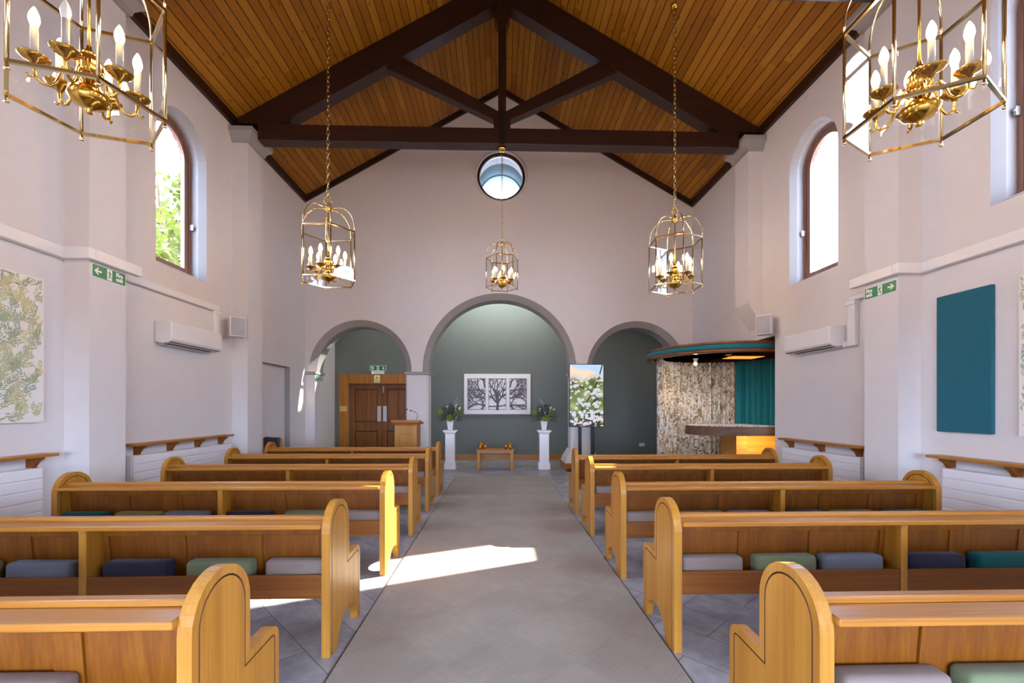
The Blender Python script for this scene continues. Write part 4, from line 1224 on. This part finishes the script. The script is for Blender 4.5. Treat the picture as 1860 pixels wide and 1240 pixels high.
# socket on the alcove wall
t = thing('wall_socket', 'white double wall socket low on the dark wall under the right arch', 'socket', (3.81, YB, .40))
obj('face_plate', MB().box(-.075, .075, -.012, -.001, -.045, .045), M['plastic'], t, bevel=.003)
obj('switch', MB().box(-.05, -.03, -.016, -.0125, .005, .03), M['plastic'], t); obj('switch', MB().box(.03, .05, -.016, -.0125, .005, .03), M['plastic'], t)

# ------------------------------------------------------------------ portrait screen on a stand
def screen_mesh(w, h, nx, nz):
    X, Zc = np.meshgrid(np.linspace(0, 1, nx), np.linspace(0, 1, nz))
    rs = np.random.RandomState(5)
    px, pz = X * w, Zc * h
    # blurred background
    col = np.zeros(X.shape + (3,))
    sky_c, peach, green, dark = np.array((.72, .84, 1.0)), np.array((.98, .86, .72)), np.array((.38, .46, .09)), np.array((.13, .10, .04))
    tz = Zc + .06 * np.sin(X * 5 + 1)
    def sm(a, b, x):
        t_ = np.clip((x - a) / (b - a), 0, 1); return t_ * t_ * (3 - 2 * t_)
    col[:] = green
    k = sm(.66, .80, tz)[..., None]; col = col * (1 - k) + peach * k
    k = sm(.86, .95, tz + .30 * (X - .45))[..., None]; col = col * (1 - k) + sky_c * k
    k = (1 - sm(.05, .25, tz))[..., None]; col = col * (1 - k) + dark * k
    for _ in range(26):                       # soft bokeh
        cx, cz, r = rs.rand() * w, rs.rand() * h * .85, rs.uniform(.04, .13)
        c_ = [np.array((.45, .55, .10)), np.array((.22, .28, .04)), np.array((.14, .13, .05)), np.array((.80, .76, .62))][rs.randint(4)]
        k = np.exp(-(((px - cx) ** 2 + (pz - cz) ** 2) / r ** 2))[..., None] * .7
        col = col * (1 - k) + c_ * k
    for _ in range(14):
        cx, cz, r = rs.rand() * w, rs.rand() * h * .16, rs.uniform(.012, .03)
        k = sm(r, r * .6, np.sqrt((px - cx) ** 2 + (pz - cz) ** 2))[..., None] * .8
        col = col * (1 - k) + np.array((1.0, .68, .12)) * k
    def seg(a, b, wd, c_):
        nonlocal col
        ax, az = a[0] * w, a[1] * h; bx, bz = b[0] * w, b[1] * h
        t_ = np.clip(((px - ax) * (bx - ax) + (pz - az) * (bz - az)) / ((bx - ax) ** 2 + (bz - az) ** 2), 0, 1)
        dd = np.hypot(px - ax - t_ * (bx - ax), pz - az - t_ * (bz - az))
        k = sm(wd, wd * .6, dd)[..., None]; col = col * (1 - k) + np.array(c_) * k
    br = (.10, .06, .05)
    for a, b in (((.97, 1.0), (.82, .72)), ((.82, .72), (.70, .58)), ((.70, .58), (.78, .25)), ((.70, .58), (.40, .30)), ((.40, .30), (.02, .05)), ((.40, .62), (.05, .72)), ((.70, .56), (.40, .62)), ((.35, .16), (.7, .21)), ((.7, .21), (1, .19)), ((.6, .35), (.95, .5))):
        seg(a, b, .016, br)
    flowers = []
    for _ in range(520):
        fx, fz = rs.rand(), rs.rand() ** 1.05 * .9
        d = min(abs(fx - (.82 - .25 * (.9 - fz))), abs(fx - (.45 * fz * 2.2 + .02)) if fz < .5 else 9, abs(fz - .66) * 1.2 if fx < .6 else 9, abs(fz - .1) * 1.5)
        if d < .20 + .06 * rs.rand(): flowers.append((fx * w, fz * h, rs.uniform(.03, .058), rs.rand() * 6.28, rs.uniform(.6, 1)))
        if len(flowers) > 150: break
    for (cx, cz, r, a0, sq) in flowers:
        dx, dz = (px - cx), (pz - cz) / sq
        rr = np.hypot(dx, dz); an = np.arctan2(dz, dx) + a0
        pet = r * (.55 + .45 * np.abs(np.cos(2.5 * an)))
        k = sm(pet, pet * .8, rr)[..., None]
        tone = .80 + .16 * np.cos(an * 5) * np.clip(rr / r, 0, 1) + .10 * np.clip(1.2 - rr / r, 0, 1)
        c_ = np.stack([np.clip(.93 * tone, 0, 1), np.clip(.94 * tone, 0, 1), np.clip(1.0 * tone, 0, 1)], -1)
        col = col * (1 - k) + c_ * k
        k = sm(r * .2, r * .1, rr)[..., None]; col = col * (1 - k) + np.array((.62, .55, .12)) * k
    vs = np.stack([px.ravel(), np.zeros(px.size), pz.ravel()], -1)
    fs = []
    for j in range(nz - 1):
        for i in range(nx - 1): fs.append((j * nx + i, j * nx + i + 1, (j + 1) * nx + i + 1, (j + 1) * nx + i))
    return vs, fs, col.reshape(-1, 3)
t = thing('display_screen', 'portrait screen on a black stand showing white blossom', 'screen', (1.485, 9.93, 0), (0, 0, RZ(2)))
sw, sh = .775, 1.385
obj('casing', MB().box(0, sw, 0, .05, .972, .972 + sh), M['black'], t, bevel=.004)
vs, fs, colr = screen_mesh(sw - .03, sh - .03, 200, 356)
me = bpy.data.meshes.new('picture'); me.from_pydata([tuple(v) for v in vs], [], fs)
at = me.color_attributes.new('pic', 'FLOAT_COLOR', 'POINT')
lc_ = np.where(colr <= .04045, colr / 12.92, ((colr + .055) / 1.055) ** 2.4)
at.data.foreach_set('color', np.concatenate([lc_, np.ones((len(lc_), 1))], 1).astype(np.float32).ravel())
m, nt, b = base('screen_picture')
ca = nd(nt, 'ShaderNodeVertexColor', layer_name='pic').outputs[0]
b.inputs['Base Color'].default_value = (.01, .01, .01, 1); b.inputs['Roughness'].default_value = .25
nt.links.new(ca, b.inputs['Emission Color']); b.inputs['Emission Strength'].default_value = .95
me.materials.append(m)
po = bpy.data.objects.new('picture', me); COL.objects.link(po); po.parent = t; po.location = (.015, -.0015, .987)
obj('stand_pole', MB().box(.22, .29, .06, .11, .03, 1.2), M['black'], t); obj('stand_pole', MB().box(.50, .58, .06, .11, .03, 1.2), M['black'], t)
obj('stand_base', MB().lathe([(0, 0), (.44, 0), (.44, .012), (.40, .03), (0, .03)], 36, (.39, .09, 0), sy=.6, smooth=False), M['black'], t)

# ------------------------------------------------------------------ canopy, curtains and platform on the right
CX_, CY_, CR = 4.3, 8.8, 1.4
t = thing('canopy', 'round wooden canopy with a teal band over the right-hand recess', 'canopy', (CX_, CY_, 2.33))
n = 72
obj('soffit', MB().lathe([(0, .06), (CR - .07, .06), (CR - .07, .075), (0, .075)], n, smooth=False), M['canw'], t)
obj('lower_moulding', MB().lathe([(CR - .12, .058), (CR - .115, .02), (CR - .09, .0), (CR - .02, .0), (CR, .012), (CR + .004, .03), (CR - .004, .05), (CR - .05, .058)], n), M['canw'], t)
obj('teal_band', MB().lathe([(CR - .05, .0585), (CR - .008, .0585), (CR - .003, .10), (CR - .008, .142), (CR - .05, .142)], n), M['tealb'], t)
obj('upper_moulding', MB().lathe([(CR - .05, .1425), (CR, .1425), (CR + .006, .16), (CR, .178), (CR - .03, .185), (0, .185), (0, .143)], n), M['canw'], t)
def downlight(x, y, lit):
    o = obj('downlight', MB().lathe([(.05, .0595), (.055, .052), (.045, .045), (.035, .0), (.03, -.03), (.0, -.03)] if lit else [(.06, .0595), (.062, .05), (.05, .03), (.0, .01)], 16, (x, y, 0)), M['sleeve'] if lit else M['goldglass'], t)
    if lit: obj('lamp', MB().ball((x, y, -.05), .03, 12, 8), M['spot'], o)
downlight(-.40, .25, True); downlight(-.10, -.5, False)
obj('recess_light', MB().box(.15, .75, -.2, .25, .05, .0595), emit('warm_diffuser', (1, .42, .07), .8), t)

def curtain(a0, a1, r, amp, folds, mat, name, label, z0, z1, dense=None):
    N = int(abs(folds) * 12); L = abs(a1 - a0) * r
    vs = []; fs = []; uv = []
    zs = [z0, z0 + .3, (z0 + z1) / 2, z1 - .3, z1]
    s_acc = 0; prev = None; acc = []
    pts = []
    for i in range(N + 1):
        f = i / N
        ff = f if dense is None else f + dense * math.sin(2 * PI * f) / (2 * PI)
        a = a0 + (a1 - a0) * ff
        rr = r + amp * math.sin(2 * PI * folds * f) * (1 + .3 * math.sin(17 * f)) + amp * .3 * math.sin(2 * PI * folds * f * 2.3 + 1)
        p = Vector((rr * math.cos(a), rr * math.sin(a)))
        if prev is not None: s_acc += (p - prev).length
        prev = p; pts.append(p); acc.append(s_acc)
    me = bpy.data.meshes.new(name)
    for zi, z in enumerate(zs):
        for i, p in enumerate(pts):
            k = 1 + .0 * zi; sway = .006 * math.sin(i * .7 + zi * 1.3)
            vs.append((p.x + sway, p.y + sway, z)); uv.append((acc[i], z))
    n_ = len(pts)
    for zi in range(len(zs) - 1):
        for i in range(n_ - 1): fs.append((zi * n_ + i, zi * n_ + i + 1, (zi + 1) * n_ + i + 1, (zi + 1) * n_ + i))
    me.from_pydata(vs, [], fs)
    ul = me.uv_layers.new(name='UVMap')
    for l in me.loops: ul.data[l.index].uv = uv[l.vertex_index]
    for p in me.polygons: p.use_smooth = True
    me.materials.append(mat)
    o = bpy.data.objects.new(name, me); COL.objects.link(o); o.location = (CX_, CY_, 0)
    sd = o.modifiers.new('Solidify', 'SOLIDIFY'); sd.thickness = .004; sd.offset = 0
    return tag(o, label, 'curtain', 'curtains under the round canopy')
curtain(RZ(165), RZ(50), 1.14, .045, 24, M['curt'], 'curtain', 'leaf-patterned gathered curtain hanging under the round canopy', .02, 2.385)
curtain(RZ(49), RZ(-20), 1.13, .04, 10, M['tealc'], 'curtain', 'plain teal curtain hanging beside the patterned one', .02, 2.385)

t = thing('coffin_platform', 'walnut fronted platform with a white patterned top in the right recess', 'platform', (0, 0, 0))
pl = [(5.08, 8.1), (5.08, 9.35)]
for i in range(33):
    a = PI / 2 + PI * i / 32; pl.append((4.25 + .64 * math.cos(a), 8.725 + .625 * math.sin(a)))
obj('fascia', MB().prism(pl, mapZ, .885, 1.055), M['slabw'], t, bevel=.01)
def top_mat():
    m, nt, b = base('patterned_top')
    v = coords(nt, scale=(26, 26, 26))
    ck = nd(nt, 'ShaderNodeTexVoronoi', {'Vector': v, 'Scale': 1.0}).outputs['Distance']
    nt.links.new(ramp(nt, ck, [(.3, '#4a4a4e'), (.42, '#e6e4e8')]), b.inputs['Base Color']); b.inputs['Roughness'].default_value = .5
    return m
cx = sum(p[0] for p in pl) / len(pl); cy = sum(p[1] for p in pl) / len(pl)
obj('runner_cloth', MB().prism([(cx + (x - cx) * .97, cy + (y - cy) * .97) for x, y in pl], mapZ, 1.0555, 1.064), top_mat(), t)
M['pine'] = wood('knotty_pine', '#b06a26', '#cc8a3e', '#dca458', 'x', .45, .1)
obj('support_box', MB().box(4.42, 4.62, 8.45, 9.05, 0, .884), M['pine'], t)
obj('support_box', MB().box(4.63, 5.25, 8.55, 8.9, 0, .884), M['pine'], t)

# ------------------------------------------------------------------ outside: trees seen through the left window
def tree(x, y, zc, r, seed, label, n=2600, grp='trees outside the left window'):
    rd = random.Random(seed)
    t = thing('tree', label, 'tree', (x, y, -.4), group=grp)
    tr = MB(); tr.tube([(0, 0, 0), (.1, 0, zc * .5), (0, .1, zc + r * .4)], [.22, .16, .06], 8)
    for k in range(9):
        a = rd.uniform(0, 6.28); tr.tube([(0, 0, zc * rd.uniform(.6, .95)), (r * .4 * math.cos(a), r * .4 * math.sin(a), zc + r * .1), (r * .8 * math.cos(a), r * .8 * math.sin(a), zc + r * rd.uniform(0, .6))], [.08, .05, .02], 6)
    obj('trunk', tr, M['bark'], t, merge=False)
    m = MB()
    cl = [(Vector((rd.gauss(0, .45), rd.gauss(0, .45), rd.gauss(0, .45))) * r, rd.uniform(.3, .55) * r) for _ in range(16)]
    for _ in range(n):
        c_, q = rd.choice(cl); d = Vector((rd.gauss(0, 1), rd.gauss(0, 1), rd.gauss(0, 1))).normalized() * q * rd.random() ** .4
        p = c_ + d + Vector((0, 0, zc)); u = Vector((rd.uniform(-1, 1), rd.uniform(-1, 1), rd.uniform(-1, 1))).normalized() * .12; w = u.orthogonal().normalized() * .055
        m.add([p - u, p + w, p + u, p - w], [(0, 1, 2, 3)])
    obj('foliage', m, M['treeleaf'], t, merge=False, recalc=False)
tree(-9.8, 13.6, 6.6, 2.5, 3, 'leafy tree beyond the left window, nearest the wall', 5200)
tree(-14.5, 19.5, 8.2, 3.2, 8, 'taller leafy tree behind the first outside the left window', 4500)
tree(-7.6, 10.2, 3.9, 1.6, 5, 'short bushy tree low in the left window view', 2600)

# ------------------------------------------------------------------ light
w = bpy.data.worlds.new('sky'); S.world = w; w.use_nodes = True
bg = w.node_tree.nodes['Background']; bg.inputs[0].default_value = (.57, .70, 1.0, 1); bg.inputs[1].default_value = 28.0
def light(name, typ, loc, energy, color, **k):
    l = bpy.data.lights.new(name, typ); l.energy = energy; l.color = color
    for a, v in k.items(): setattr(l, a, v)
    o = bpy.data.objects.new(name, l); COL.objects.link(o); o.location = loc
    return o
sun = light('sun', 'SUN', (0, 0, 20), 50, (1, .95, .88), angle=RZ(.6))
sd = Vector((-.912, -.398, -.715)); sun.rotation_euler = sd.to_track_quat('-Z', 'Y').to_euler()
def portal(loc, dirv, sx, sy):
    o = light('window_portal', 'AREA', loc, 1, (1, 1, 1), shape='RECTANGLE', size=sx, size_y=sy)
    o.rotation_euler = Vector(dirv).to_track_quat('-Z', 'Z').to_euler(); o.data.cycles.is_portal = True
for (side, cy, h, s, sp) in WINS:
    sg = -1 if side == 'left' else 1
    portal((sg * (W + .5), cy, (s + sp + h) / 2), (-sg, 0, 0), 1.0, sp + h - s + .1)
portal((0, YR - .3, 1.3), (0, 1, 0), 7.2, 1.8)
portal((-.9, 11.88, 4.95), (0, 0, -1), 2.3, .6)
portal((0, YB + .3, 6.65), (0, -1, 0), 1.1, 1.1)
sp = light('canopy_spot', 'SPOT', (CX_ - .40, CY_ + .25, 2.22), 25, (1, .72, .42), spot_size=RZ(140), spot_blend=.6, shadow_soft_size=.03)
light('platform_glow', 'AREA', (4.86, 8.2, .84), 9, (1, .50, .12), shape='RECTANGLE', size=.9, size_y=.08).rotation_euler = (RZ(40), 0, 0)

for x, e in ((-.0, 62), (-3.1, 9)):  # fill lamps without fittings, added to brighten the upper alcove wall
    a_ = light('alcove_fill', 'AREA', (x, 11.15, 4.55), e, (.93, 1.0, .98), shape='RECTANGLE', size=2.6 if x > -1 else 1.2, size_y=.15)
    a_.rotation_euler = Vector((0, 1, -.55)).to_track_quat('-Z', 'Z').to_euler()

# ------------------------------------------------------------------ camera and view
cam = bpy.data.cameras.new('camera'); co = bpy.data.objects.new('camera', cam); COL.objects.link(co)
co.location = (-.055, 0, 1.4); co.rotation_euler = (PI / 2, 0, RZ(-1.66))
cam.sensor_width = 36; cam.lens = 827 * 36 / 1860; cam.shift_y = 120 / 1860; cam.clip_start = .05; cam.clip_end = 300
S.camera = co
vs_ = S.view_settings
S.display_settings.display_device = 'sRGB'
vs_.view_transform = 'Standard'; vs_.look = 'None'; vs_.gamma = 1; vs_.exposure = 0.17; vs_.use_curve_mapping = False
cy_ = S.cycles
cy_.use_denoising = True
cy_.max_bounces = 14; cy_.diffuse_bounces = 8; cy_.glossy_bounces = 5; cy_.transmission_bounces = 6; cy_.transparent_max_bounces = 40
cy_.sample_clamp_indirect = 6.0; cy_.caustics_reflective = False; cy_.caustics_refractive = False
